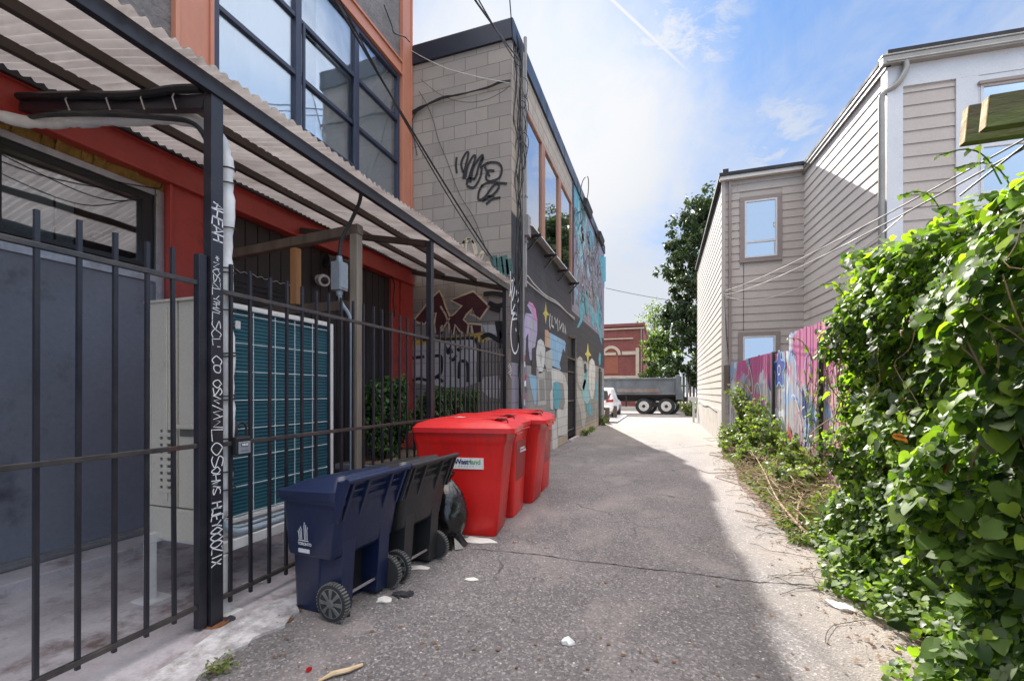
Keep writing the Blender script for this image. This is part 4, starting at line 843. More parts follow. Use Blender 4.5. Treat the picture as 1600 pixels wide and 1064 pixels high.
# ================================================================== HEAT PUMP UNIT + STAND
ac = thing('heat_pump_unit', (-3.25, 2.8, 0), 'tall beige heat pump outdoor unit with teal coil behind white wire guard', 'air conditioner')
ax0, ax1, ay0, ay1, az0, az1 = -3.58, -2.97, 2.22, 3.46, .44, 2.16
mb = MB()
mb.box(ax0, ax1-.30, ay0, ay1, az0+.24, az1-.02); mb.box(ax1-.29, ax1-.06, ay0+.012, ay0+.25, az0+.24, az1-.02); mb.box(ax0-.01, ax1-.05, ay0-.012, ay1, az1-.02, az1)
mb.box(ax0, ax1-.05, ay0+.001, ay0+.3, az0+.005, az0+.23); mb.box(ax0, ax1-.30, ay0+.3, ay1, az0+.005, az0+.24)
mb.box(ax1-.42, ax1-.38, ay0-.012, ay0, az0+.28, az1-.06)
mb.box(ax0+.04, ax0+.06, ay0-.006, ay0, az0+.28, az1-.06)
mb.build('casing', 'beige_plastic', ac, bevel=.012)
mb = MB()
for i in range(9): mb.box(ax0+.155, ax0+.26, ay0-.014, ay0, .78+i*.050, .808+i*.050)
mb.build('vent', 'beige_plastic', ac, bevel=.003)
mb = MB()
for i in range(9): mb.box(ax0+.155, ax0+.26, ay0-.004, ay0, .809+i*.050, .829+i*.050)
mb.build('vent_gap_shade', 'beige_dark', ac); mb = MB(); mb.box(ax1-.27, ax1-.12, ay0+.004, ay0+.012, 1.185, 1.235); mb.build('grip_recess_shade', 'beige_dark', ac)  # dark slabs painted in for the shade between louvres and under the handle
mb = MB(); mb.box(ax1-.28, ax1-.11, ay0-.02, ay0+.012, 1.24, 1.27); mb.build('handle', 'beige_plastic', ac, bevel=.005)
mb = MB(); mb.box(ax1-.09, ax1-.03, ay0+.18, ay1-.03, az0+.14, az1-.05); mb.build('coil', 'coil', ac)
mb = MB()
for y in np.linspace(ay0+.17, ay1-.06, 6): mb.tube([(ax1-.005, y, az0+.14), (ax1-.005, y, az1-.06)], .0035, 5)
for z in np.linspace(az0+.15, az1-.09, 8): mb.tube([(ax1-.002, ay0+.15, z), (ax1-.002, ay1-.04, z)], .0035, 5)
mb.build('wire_guard', 'guard', ac)
mb = MB(); mb.box(ax1-.06, ax1, ay0+.10, ay0+.15, az0+.10, az1-.02); mb.box(ax1-.06, ax1, ay1-.04, ay1, az0+.10, az1-.02); mb.box(ax1-.06, ax1, ay0+.15, ay1-.04, az1-.05, az1-.02); mb.box(ax1-.06, ax1, ay0+.15, ay1-.04, az0+.10, az0+.13)
mb.build('coil_frame', 'white_metal', ac, bevel=.004)
mb = MB(); mb.box(ax1-.001, ax1+.012, 2.43, 2.47, 1.96, 2.02); mb.build('sensor_clip', 'white_metal', ac, bevel=.004)
st = thing('unit_stand', (-3.2, 2.8, 0), 'white steel stand under the heat pump unit', 'stand')
mb = MB(); mb.box(-3.5, -3.45, 2.15, 3.5, .42, .49); mb.box(-2.86, -2.80, 2.17, 3.5, .41, .48); mb.box(-3.45, -2.86, 2.25, 2.31, .42, .48); mb.box(-3.45, -2.86, 3.3, 3.36, .42, .48); mb.build('frame', 'white_metal', st, bevel=.004)
for x, y in ((-3.475, 2.18), (-2.80, 2.185), (-3.475, 3.4), (-2.82, 3.4)):
    mb = MB(); wd = .045 if x > -3 else .03; mb.box(x-wd/2-.01, x+wd/2+.01, y-wd, y+wd, .02, .42 if x < -3 else .405); lgg = mb.build('leg', 'white_metal', st, bevel=.003)
    mb = MB(); mb.box(x-.09, x+.09, y-.07, y+.10, .012, .022); mb.build('foot_plate', 'white_metal', lgg)
# line set, conduit
ls = thing('line_set_cover', (-2.84, 2.2, 0), 'white wrapped refrigerant pipe strapped with black ties behind the canopy post', 'pipe')
mb = MB(); path = curve3([(-2.90, 2.16, .60), (-2.82, 2.215, .70), (-2.80, 2.225, 1.0), (-2.79, 2.235, 1.6), (-2.80, 2.225, 2.2), (-2.79, 2.23, 2.8), (-2.80, 2.215, 3.12), (-2.87, 2.18, 3.24), (-3.1, 2.18, 3.37), (-3.9, 2.18, 3.52), (-4.30, 2.12, 3.55), (-4.50, 1.95, 3.50), (-4.66, 1.6, 3.50)], 9)
rr = [.040+.006*math.sin(i*.9)+.004*math.sin(i*2.7) for i in range(len(path))]; mb.tube(path, rr, 14); mb.build('wrap', 'lineset', ls, smooth=True)
for z in (.85, .97, 1.19, 1.45, 1.475, 1.74, 1.76, 2.05, 2.3, 2.33, 2.6, 2.9, 3.0): mb = MB(); mb.tube([(-2.795+.052*math.cos(t), 2.228+.052*math.sin(t), z+.006*math.sin(t)) for t in np.linspace(0, 2*PI, 15)], .005, 5); mb.build('strap', 'cable', ls)
cd = MB(); cd.tube(curve3([(-2.90, 2.24, 1.45), (-2.86, 2.20, 1.2), (-2.85, 2.19, .9), (-2.84, 2.20, .66), (-2.83, 2.30, .535), (-2.83, 2.5, .51), (-2.86, 2.9, .51), (-2.90, 3.3, .52)], 8), .022, 10)
cd.tube(curve3([(-2.92, 2.20, .80), (-2.88, 2.22, .66), (-2.86, 2.32, .555), (-2.87, 2.6, .54), (-2.92, 3.3, .54)], 8), .012, 8)
tag(cd.build('electrical_conduit', 'pvc', smooth=True), 'blue grey flexible conduit curling under the heat pump unit', 'conduit')

# ================================================================== TIMBER FRAME, JUNCTION BOX
tf = thing('timber_frame', (-3.0, 3.85, 0), 'weathered timber post and rail frame behind the fence carrying a grey junction box', 'timber frame')
mb = MB(); mb.box(-3.06, -2.97, 3.80, 3.89, 0, 3.12); mb.build('post', 'timber_grey', tf, bevel=.004)
mb = MB(); mb.bar((-2.96, 3.845, 3.17), (-4.83, 3.845, 3.08), .09, .10); mb.build('beam', 'timber_dark', tf, bevel=.006)
mb = MB(); mb.box(-3.84, -3.76, 3.80, 3.88, 2.45, 3.06); mb.build('stud', 'timber_new', tf, bevel=.004)
mb = MB(); mb.bar((-3.02, 3.93, 2.42), (-4.8, 3.93, 2.42), .04, .10); mb.build('rail', 'timber_dark', tf)
jb = thing('junction_box', (-3.0, 3.7, 2.4), 'grey metal junction box on the timber post with black cable rising to the canopy', 'junction box')
mb = MB(); mb.box(-3.10, -2.99, 3.57, 3.69, 2.50, 2.78); mb.build('box', 'galv', jb, bevel=.006)
mb = MB(); mb.box(-2.992, -2.984, 3.575, 3.685, 2.52, 2.76); mb.build('lid', 'galv', jb, bevel=.002)
mb = MB(); mb.lathe((-3.045, 3.63, 2.78), (0, 0, 1), [(.03, 0), (.035, .015), (.028, .05), (.03, .06)], 12); mb.lathe((-3.045, 3.63, 2.50), (0, 0, -1), [(.03, 0), (.033, .02), (.026, .05)], 12); mb.build('gland', 'galv', jb, smooth=True)
mb = MB(); mb.tube(curve3([(-3.045, 3.63, 2.82), (-3.03, 3.64, 3.0), (-2.92, 3.66, 3.20), (-2.80, 3.62, 3.34), (-2.745, 3.57, 3.41), (-2.73, 3.52, 3.43)], 8), .018, 10); mb.build('cable', 'cable', jb, smooth=True)
mb = MB(); mb.tube(curve3([(-3.045, 3.63, 2.47), (-3.04, 3.66, 2.38), (-3.02, 3.76, 2.25), (-3.02, 3.78, 2.0), (-3.02, 3.78, .2)], 8), .018, 10); mb.build('conduit', 'pvc', jb, smooth=True)

# ================================================================== PLANTER + YEW SHRUBS
pl = thing('planter_box', (-3.3, 5.9, 0), 'long dark planter box behind the fence pickets holding the evergreen shrubs', 'planter')
mb = MB(); mb.box(-3.6, -3.02, 4.3, 7.6, .03, .62); mb.box(-3.64, -2.98, 4.26, 7.64, .60, .66)
for y in np.arange(4.4, 7.6, .4): mb.box(-3.02, -3.0, y, y+.02, .05, .6)
mb.build('box', 'slate_panel', pl, bevel=.006); mb = MB(); mb.box(-3.57, -3.05, 4.33, 7.57, .655, .672); mb.build('soil', 'soil', pl)
def shrub(cx_, cy_, rx_, ry_, z0, z1, label, n=9000):
    t = thing('evergreen_shrub', (cx_, cy_, z0), label, 'shrub', 'evergreen shrubs in the planter')
    mb = MB(); tips = []
    for i in range(60):
        a, r_ = random.uniform(0, 2*PI), math.sqrt(random.random()); x, y = cx_+rx_*r_*math.cos(a), cy_+ry_*r_*math.sin(a); z = z1-random.uniform(0, .35)*(1+r_)
        p0 = Vector((cx_+random.uniform(-.06, .06), cy_+(y-cy_)*.4, z0)); p1 = Vector((x, y, z)); mb.tube([p0, p0.lerp(p1, .5)+Vector((0, 0, .08)), p1], [.012, .008, .003], 4, False); tips.append((p0, p1))
    mb.build('stems', 'bark', t)
    P, Nn = [], []
    for i in range(n):
        p0, p1 = random.choice(tips); f = random.random()**.55; c = p0.lerp(p1, f)+Vector((0, 0, .08*4*f*(1-f))); o = Vector((random.gauss(0, 1), random.gauss(0, 1), random.gauss(0, .6))).normalized()
        P.append(c+o*random.uniform(.01, .06)); Nn.append(o+Vector((0, 0, .4)))
    leaf_mesh('foliage', P, Nn, rng.uniform(.035, .075, n), LY, [5, 4, 1.6], t, 'oval', spread=.8)
shrub(-3.28, 4.75, .24, .52, .66, 1.72, 'bushier dark evergreen shrub nearest the timber post, at the planter near end', 13000)
shrub(-3.28, 6.0, .22, .55, .66, 1.58, 'dark evergreen shrub in the middle of the planter behind the pickets')
shrub(-3.28, 7.05, .22, .45, .66, 1.55, 'dark evergreen shrub at the planter far end below the wall graffiti')

# ================================================================== RED BINS
def red_bin(yc, label, front, xoff=0, rot=0, over=1.0, wid=.87):
    t = thing('waste_bin', (-2.1+xoff, yc, 0), label, 'bin', 'red waste bins in a row')
    X1 = -1.68+xoff; X0 = X1-wid; hy = .25
    TB = Matrix.Translation((X1, yc-hy, 0)) @ Matrix.Rotation(R(rot), 4, 'Z') @ Matrix.Translation((-X1, -yc+hy, 0))
    def BB(): b = MB(); b.T = TB; return b
    mb = BB()       # tapered body with a rounded-in vertical edge
    def ring(z, x0, x1, h, r=.045):
        pts = []
        for cx_, cy_, a in ((x1-r, yc-h+r, -90), (x1-r, yc+h-r, 0), (x0+r, yc+h-r, 90), (x0+r, yc-h+r, 180)):
            for k_ in range(4): an = R(a+30*k_); pts.append((cx_+r*math.cos(an), cy_+r*math.sin(an), z))
        return pts
    prof = [(0.0, .0, .0, .03), (.02, -.015, .01, .04), (.5, -.06, .035, .045), (.93, -.10, .055, .045), (.965, -.115, .065, .04), (1.0, -.13, .075, .04), (1.09, -.13, .075, .04)]
    vs = []
    for z, dx, dh, r in prof: vs += ring(z, X0+dx*.6, X1-dx*over, hy+dh*.8, r)
    n = 16; fs = [(i*n+j, i*n+(j+1) % n, (i+1)*n+(j+1) % n, (i+1)*n+j) for i in range(len(prof)-1) for j in range(n)]; fs += [tuple(range(n))[::-1], tuple(range((len(prof)-1)*n, len(prof)*n))]
    mb.add(vs, fs); mb.build('body', 'red_plastic', t, smooth=True)
    xe = X1+.13*over
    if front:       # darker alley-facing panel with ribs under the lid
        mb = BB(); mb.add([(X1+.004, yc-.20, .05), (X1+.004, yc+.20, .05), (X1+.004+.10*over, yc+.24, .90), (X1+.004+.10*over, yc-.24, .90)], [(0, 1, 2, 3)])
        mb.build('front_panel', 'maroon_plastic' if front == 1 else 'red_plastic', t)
    mb = BB()
    for i in range(6):
        y = yc-.24+i*.085; mb.add([(xe-.005, y, 1.085), (xe-.005, y+.085, 1.085), (xe-.018, y+.043, .99), (xe-.06, y, 1.085), (xe-.06, y+.085, 1.085)], [(0, 2, 1), (0, 3, 2), (1, 2, 4)])
    mb.build('rim_rib', 'red_plastic', t)
    mb = BB(); x0, x1, h = X0-.09, xe+.085*over, hy+.09
    secs = [(1.075, 0, 0), (1.125, 0, 0), (1.135, .03, .02), (1.165, .06, .05), (1.205, .30, .12), (1.215, .45, .20)]; vs = []
    for z, ix, iy in secs: vs += ring(z, x0+ix*.5, x1-ix, h-iy, .05)
    fs = [(i*n+j, i*n+(j+1) % n, (i+1)*n+(j+1) % n, (i+1)*n+j) for i in range(len(secs)-1) for j in range(n)]; fs += [tuple(range(n))[::-1], tuple(range((len(secs)-1)*n, len(secs)*n))]
    mb.add(vs, fs); ld = mb.build('lid', 'red_lid', t, smooth=True)
    mb = BB(); mb.box(x1-.86, x1-.16, yc-.15, yc+.15, 1.20, 1.222); mb.build('lid_panel', 'red_lid', ld, bevel=.01)
    for s_ in (-1,):
        mb = BB(); mb.tube(curve3([(x1-.26, yc-.14, 1.18), (x1-.21, yc-.15, 1.215), (x1-.12, yc-.15, 1.21), (x1-.10, yc-.15, 1.165)], 5), .007, 8); mb.build('handle', 'black_plastic', ld, smooth=True)
    mb = BB(); mb.tube([(x1-.02, yc-.20, 1.09), (x1-.005, yc-.20, 1.05), (x1-.005, yc+.20, 1.05), (x1-.02, yc+.20, 1.09)], .012, 8); mb.build('grip_bar', 'red_lid', ld, smooth=True)
    return t
b1 = red_bin(4.56, 'nearest and brightest red waste bin, with the white company sticker on its side', 0, .03, 9, 1.0, .80)
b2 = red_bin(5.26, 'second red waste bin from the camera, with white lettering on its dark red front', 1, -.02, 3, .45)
b3 = red_bin(5.99, 'third red waste bin from the camera, bright red without any sticker', 0, 0, 2, 1.0)
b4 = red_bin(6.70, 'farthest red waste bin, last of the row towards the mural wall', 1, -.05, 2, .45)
TS = Matrix.Translation((-1.65, 4.31, 0)) @ Matrix.Rotation(R(9), 4, 'Z') @ Matrix.Translation((1.65, -4.31, 0)); rx = TS.to_3x3() @ Vector((1, 0, 0)); ry = TS.to_3x3() @ Vector((0, -.05, 1))
sy = 4.31-.040
mb = MB(); mb.T = TS; mb.hexa([(-2.09, sy-.006, .70), (-1.765, sy-.006, .70), (-1.765, sy+.03, .70), (-2.09, sy+.03, .70)], [(-2.09, sy-.012, .815), (-1.765, sy-.012, .815), (-1.765, sy+.03, .815), (-2.09, sy+.03, .815)]); stk = mb.build('sticker', 'sticker_white', b1)
text_mesh('Waste', .074, 'lettering', 'navy_print', b1, TS @ Vector((-2.075, sy-.0115, .752)), rx, ry, .0022, .92); text_mesh('land', .074, 'lettering', 'green_print', b1, TS @ Vector((-1.910, sy-.0115, .752)), rx, ry, .0005, .95)
mb = MB(); mb.T = TS
for i in range(6): mb.box(-2.03+i*.03, -2.02+i*.03, sy-.0105, sy-.009, .725, .731)
mb.build('small_print', 'green_print', b1)
mb = MB()       # flat white paper label on lid 1
mb.box(-2.16, -2.06, 4.40, 4.48, 1.223, 1.225); mb.build('lid_label', 'sticker_white', b1)
mb = MB(); random.seed(4)
for r_, z in ((0, .80), (1, .765)):
    for i in range(8 if r_ == 0 else 10): y = 5.15+i*.024; mb.box(-1.652+(z-.8)*.05, -1.645+(z-.8)*.05, y, y+random.choice([.008, .014, .017]), z, z+.022)
mb.build('lettering', 'white_print', b2)
random.seed(11)

# ================================================================== WHEELED CARTS
def cart(dx, dy, ang, mat_, label, logo):
    t = thing('wheeled_cart', (-2.22+dx, 2.7+dy, 0), label, 'cart', 'wheeled household carts by the fence')
    TM = Matrix.Translation((-2.22+dx, 2.7+dy, 0)) @ Matrix.Rotation(ang, 4, 'Z')
    def B(): b = MB(); b.T = TM; return b
    # local: x = depth (back with wheels at +x), y = width
    def rr(z, x0, x1, h, r, dxl=0):
        pts = []
        for cx_, cy_, a in ((x1-r, -h+r, -90), (x1-r, h-r, 0), (x0+r, h-r, 90), (x0+r, -h+r, 180)):
            for k_ in range(4): an = R(a+30*k_); pts.append((cx_+r*math.cos(an), cy_+r*math.sin(an), z))
        return pts
    def loft(b, secs):
        vs = []; n = 16
        for s_ in secs: vs += rr(*s_)
        fs = [(i*n+j, i*n+(j+1) % n, (i+1)*n+(j+1) % n, (i+1)*n+j) for i in range(len(secs)-1) for j in range(n)]; fs += [tuple(range(n))[::-1], tuple(range((len(secs)-1)*n, len(secs)*n))]
        b.add(vs, fs)
    b = B()
    loft(b, [(0, -.235, .02, .225, .04), (.04, -.24, .03, .235, .045), (.40, -.245, .04, .25, .045), (.42, -.245, .04, .26, .045)])   # lower front box
    loft(b, [(.40, -.247, .17, .285, .05), (.43, -.25, .20, .295, .05), (.70, -.26, .245, .315, .05), (.775, -.262, .26, .32, .05)])   # upper hopper
    for s_ in (-1, 1):      # the two rear pillars either side of the dark recess
        y0, y1 = sorted((s_*.125, s_*.238))
        b.hexa([(.0, y0, .03), (.175, y0, .03), (.175, y1, .03), (.0, y1, .03)], [(.0, y0, .42), (.215, y0, .52), (.215, y1, .52), (.0, y1, .42)])
    b.build('body', mat_, t, smooth=True, bevel=.004)
    b = B(); b.box(.035, .045, -.12, .12, .06, .40); b.build('recess', 'black_plastic', t)  # black plate put in for the shade inside the opening
    b = B(); loft(b, [(.77, -.285, .27, .335, .05), (.80, -.29, .275, .34, .05)]); b.build('rim', mat_, t, smooth=True)
    b = B()     # lid: low at the front, rising to the hinge, with a raised centre
    def lr(z0, z1, x0, x1, h, r): return [(x, y, z0+(z1-z0)*(x-x0)/(x1-x0)) for x, y, _ in rr(0, x0, x1, h, r)]
    n = 16; vs = lr(.795, .80, -.30, .25, .345, .06)+lr(.835, .86, -.305, .25, .348, .06)+lr(.845, .875, -.26, .24, .31, .06)+lr(.885, .945, -.18, .20, .25, .05)
    fs = [(i*n+j, i*n+(j+1) % n, (i+1)*n+(j+1) % n, (i+1)*n+j) for i in range(3) for j in range(n)]+[tuple(range(n))[::-1], tuple(range(3*n, 4*n))]
    b.add(vs, fs); ld = b.build('lid', mat_, t, smooth=True)
    b = B(); b.tube([(.335, -.34, .935), (.335, .34, .935)], .020, 10); b.build('handle_bar', mat_, t, smooth=True)
    b = B()
    for y in (-.325, -.27, -.12, .12, .27, .325): 
        b.hexa([(.20, y-.010, .66), (.24, y-.010, .66), (.24, y+.010, .66), (.20, y+.010, .66)], [(.27, y-.012, .93), (.35, y-.012, .945), (.35, y+.012, .945), (.27, y+.012, .93)])
    for z, x in ((.80, .275), (.85, .29), (.90, .31)): b.box(x-.02, x, -.32, .32, z-.006, z+.006)
    b.hexa([(.21, -.33, .77), (.24, -.33, .77), (.24, .33, .77), (.21, .33, .77)], [(.245, -.33, .93), (.265, -.33, .93), (.265, .33, .93), (.245, .33, .93)])
    b.build('hinge_rib', mat_, t, bevel=.003)
    b = B(); b.tube([(.155, -.29, .125), (.155, .29, .125)], .011, 8); b.build('axle', 'alu', t)
    for s_ in (-1, 1):
        b = B(); c = (.155, s_*.272, .125)
        b.lathe(c, (0, s_, 0), [(.098, -.022), (.118, -.020), (.124, -.012), (.124, .012), (.118, .020), (.098, .022)], 32)
        for i in range(36):
            a = 2*PI*i/36; b.T = TM @ Matrix.Translation(c) @ Matrix.Rotation(a, 4, 'Y'); b.m(1).box(.118, .1275, -.02, .02, -.005, .005)
        b.T = TM; wh = b.build('wheel', ['rubber', 'hubgrey'], t, smooth=True)
        b = B(); b.lathe(c, (0, s_, 0), [(.030, .0), (.030, .030), (.018, .034)], 16); b.lathe(c, (0, s_, 0), [(.096, .0), (.099, .02), (.094, .024), (.088, .018)], 32)
        for i in range(8):
            a = 2*PI*i/8; b.T = TM @ Matrix.Translation(c) @ Matrix.Rotation(a, 4, 'Y'); b.hexa([(.025, s_*.018, -.007), (.092, s_*.018, -.017), (.092, s_*.018, .017), (.025, s_*.018, .007)], [(.025, s_*.030, -.006), (.092, s_*.024, -.014), (.092, s_*.024, .014), (.025, s_*.030, .006)])
        b.T = TM; b.build('hub', 'hubgrey', wh)
    if logo:
        b = B(); yy = -.303
        def slab(pts): b.prism([(x, -.294-(z-.43)*.0725, z) for x, z in pts], (0, -.003, 0))
        cx_ = -.075
        for s_, hh in ((-1, .085), (1, .115)):      # two curved towers drawn as nested outlines
            for o_ in (0, .012, .024):
                slab([(cx_+s_*(.010+o_), .515), (cx_+s_*(.014+o_), .515), (cx_+s_*(.016+o_), .515+hh*.8-o_), (cx_+s_*(.022+o_), .515+hh-o_*1.2), (cx_+s_*(.017+o_), .515+hh-o_*1.2+.004), (cx_+s_*(.011+o_), .515+hh*.8-o_)])
        slab([(cx_-.045, .505), (cx_+.045, .505), (cx_+.045, .511), (cx_-.045, .511)]); slab([(cx_-.05, .425), (cx_+.05, .425), (cx_+.05, .452), (cx_-.05, .452)])
        b.build('logo', 'white_print', t)
        ux = TM.to_3x3() @ Vector((1, 0, 0)); uy = TM.to_3x3() @ Vector((0, -.0725, 1))
        text_mesh('TORONTO', .026, 'lettering', 'white_print', t, TM @ Vector((cx_-.049, -.3012, .478)), ux, uy, .0012, .86)
    return t
M['hubgrey'] = mat('wheel_hub_plastic', (.14, .14, .135), (.08, .08, .08), .5, scale=12)
cart(0.04, -.04, R(-4), 'navy_plastic', 'navy blue wheeled recycling cart with white city logo, nearest the camera', True)
cart(.10, .62, R(-5), 'char_plastic', 'charcoal grey wheeled cart between the navy cart and the garbage bag', False)

# garbage bag
bg_ = thing('garbage_bag', (-2.03, 3.98, 0), 'shiny black garbage bag knotted at the top beside the first red bin', 'garbage bag')
def baggy(name, c, rx_, rz_, seed):
    mb = MB(); nu, nv = 56, 40; vs = []
    for i in range(nv+1):
        ph = PI*i/nv
        for j in range(nu):
            th = 2*PI*j/nu; p = Vector((math.sin(ph)*math.cos(th), math.sin(ph)*math.sin(th), -math.cos(ph)))
            top = max(0, p.z); r_ = (1-.45*top**1.5)+.10*mnoise.noise(p*1.7+Vector((seed, 0, 0)))+.05*mnoise.noise(p*4+Vector((seed, 3, 0)))+.06*top*math.sin(th*9+2*math.sin(th*3)); r_ += (.05*abs(math.sin(th*8+3*mnoise.noise(p*1.5)))+.04*abs(mnoise.noise(Vector((th*3, p.z*1.2, seed)))))*(.3+top)
            z = c[2]+max(-1, p.z*1.0)*rz_*(1+.12*top); z = max(z, .006+.006*random.random()); vs.append((c[0]+p.x*rx_*r_*(1 if p.z > -.6 else 1.1), c[1]+p.y*rx_*r_, z))
    fs = [(i*nu+j, i*nu+(j+1) % nu, (i+1)*nu+(j+1) % nu, (i+1)*nu+j) for i in range(nv) for j in range(nu)]
    mb.add(vs, fs); return mb.build(name, 'bag', bg_, smooth=True)
baggy('sack', (-2.03, 3.98, .30), .20, .31, 2.)
mb = MB(); mb.lathe((-2.03, 3.98, .60), (.1, -.1, 1), [(.05, 0), (.028, .03), (.03, .045), (.055, .07), (.07, .10), (.02, .08)], 14); mb.build('knot', 'bag', bg_, smooth=True)
mb = MB()
for i in range(7): 
    a = i*.9; x, y = -1.93+.03*math.cos(a), 3.92+.05*math.sin(a); mb.add([(x, y, .10), (x+.08*math.cos(a), y+.08*math.sin(a)-.02, .01), (x+.12*math.cos(a+.7), y+.1*math.sin(a+.7), .012), (x+.02, y+.02, .14)], [(0, 1, 2, 3)])
mb.build('torn_flap', 'bag', bg_)

# ================================================================== LITTER
def scrap(name, c, r_, m_, label, cat, h=.012, n=11, elong=1, ang=0, group=None):
    mb = MB(); top = []
    for i in range(n): a = 2*PI*i/n; q = r_*random.uniform(.55, 1.1); top.append((q*math.cos(a)*elong, q*math.sin(a)))
    ca, sa = math.cos(ang), math.sin(ang); vs = [(c[0], c[1], h*random.uniform(.8, 1.6))]+[(c[0]+x*ca-y*sa, c[1]+x*sa+y*ca, .004+h*random.random()) for x, y in top]+[(c[0]+x*ca-y*sa, c[1]+x*sa+y*ca, .0035) for x, y in top]
    mb.add(vs, [(0, 1+i, 1+(i+1) % n) for i in range(n)]+[(1+i, 1+n+i, 1+n+(i+1) % n, 1+(i+1) % n) for i in range(n)])
    return tag(mb.build(name, m_), label, cat, group)
g = G(630, 930)
gl = thing('lost_glove', (g.x, g.y, 0), 'black knitted work glove lying flat on the asphalt beside the carts', 'glove')
mb = MB(); mb.lathe((g.x-.02, g.y, .012), (1, .25, 0), [(.022, -.06), (.034, -.03), (.036, .0), (.034, .03), (.02, .045)], 12); mb.v = [(x, y, max(.003, .012+(z-.012)*.35)) for x, y, z in mb.v]
mb.build('palm', 'glove', gl, smooth=True)
for i, (oy, an, ln) in enumerate([(-.026, -10, .055), (-.010, 5, .066), (.008, 16, .062), (.024, 30, .048), (-.03, -70, .045)]):
    mb = MB(); a = R(an+14); p = Vector((g.x+(.015 if i < 4 else -.02), g.y+oy, .012)); d = Vector((math.cos(a), math.sin(a), 0)); mb.tube([p, p+d*ln*.5+Vector((0, 0, .006)), p+d*ln], [.010, .010, .006], 8); mb.build('finger', 'glove', gl, smooth=True)
scrap('crushed_bottle', G(540, 962), .035, 'black_plastic', 'small crushed black plastic scrap behind the near cart wheel', 'litter', .03)
scrap('dark_rag', G(352, 972), .05, 'glove', 'small dark rag at the foot of the canopy post', 'litter', .03, 10, 1.4, .5)
scrap('paper_scrap', G(395, 912), .06, 'paper', 'white paper scrap under the fence bottom rail', 'litter', .02, 9, 1.5, .5)
scrap('paper_scrap', G(600, 938), .05, 'paper', 'torn whitish paper beside the black glove', 'litter', .012, 11, 1.4, .3)
scrap('paper_scrap', G(604, 905), .045, 'paper', 'white paper flake between the wheels of the two carts', 'litter', .015, 9, 1.2, .6)
scrap('paper_scrap', G(652, 888), .05, 'paper', 'thin white paper strip near the far cart wheel', 'litter', .008, 9, 2.2, .4)
scrap('paper_scrap', G(737, 906), .035, 'paper', 'small pale paper flake near the crack in the asphalt', 'litter', .008, 9, 1.6, .2)
scrap('foil_wrapper', G(888, 1006), .026, 'sticker_white', 'crumpled white wrapper on the asphalt in the middle foreground', 'litter', .035, 12, 1.5, .3)
scrap('foil_wrapper', G(1318, 950), .07, 'sticker_white', 'crumpled white wrapper at the sunny verge below the vines', 'litter', .02, 12, 1.5, -.6)
scrap('red_wrapper', G(482, 1048), .018, 'red_litter', 'tiny red wrapper on the asphalt in the near foreground', 'litter', .022, 8)
scrap('crushed_cardboard', G(680, 842), .10, 'paper', 'flattened pale cardboard wedged beneath the first red bin', 'litter', .012, 12, 1.8, -.1)
scrap('crushed_cardboard', G(745, 845), .10, 'paper', 'torn white cardboard poking out below the first red bin', 'litter', .014, 12, 2.2, 0)
scrap('brown_scrap', G(440, 972), .05, 'brown_leaf', 'rusty brown scrap lying by the near corner of the navy cart', 'litter', .01, 9, 1.8, .9)
mb = MB(); mb.tube([G(497, 1064, .012), G(520, 1052, .018), G(545, 1046, .02), G(566, 1038, .012)], [.006, .014, .013, .009], 7); tag(mb.build('wood_splinter', 'pale_stick'), 'pale splintered stick on the asphalt in the near foreground', 'stick')
mb = MB()
for i in range(150):      # scattered small dry leaves and grit clods
    u, v = random.uniform(420, 1330), 650+random.random()**.7*410
    p = G(u, v)
    if p.x < -2.2 or p.x > 1.5 or p.y > 20: continue
    r_ = random.uniform(.006, .016)*(1+p.y*.08); a = random.uniform(0, 6); mb.add([(p.x+r_*math.cos(a+k_*2.1)*random.uniform(.6, 1.4), p.y+r_*math.sin(a+k_*2.1), .003+random.uniform(0, .008)) for k_ in range(3)], [(0, 1, 2)])
for i in range(1100):      # drift along the vine edge and under the fence
    y = random.uniform(2.2, 12); x = 1.25-.0*y+random.gauss(0, .13) if random.random() < .8 else random.uniform(-2.5, -2.3); r_ = random.uniform(.006, .018)*(1+y*.05); a = random.uniform(0, 6)
    mb.add([(x+r_*math.cos(a+k_*2.1)*random.uniform(.5, 1.6), y+r_*math.sin(a+k_*2.1), .008+random.uniform(0, .014)) for k_ in range(3)], [(0, 1, 2)])
tag(mb.build('leaf_litter', 'brown_leaf'), 'scattered dry leaf fragments and grit over the asphalt lane', 'leaf litter', kind='stuff')
mb = MB()
for (u, v) in ((980, 770), (1110, 745), (1060, 780), (950, 730), (1020, 800)):
    pass
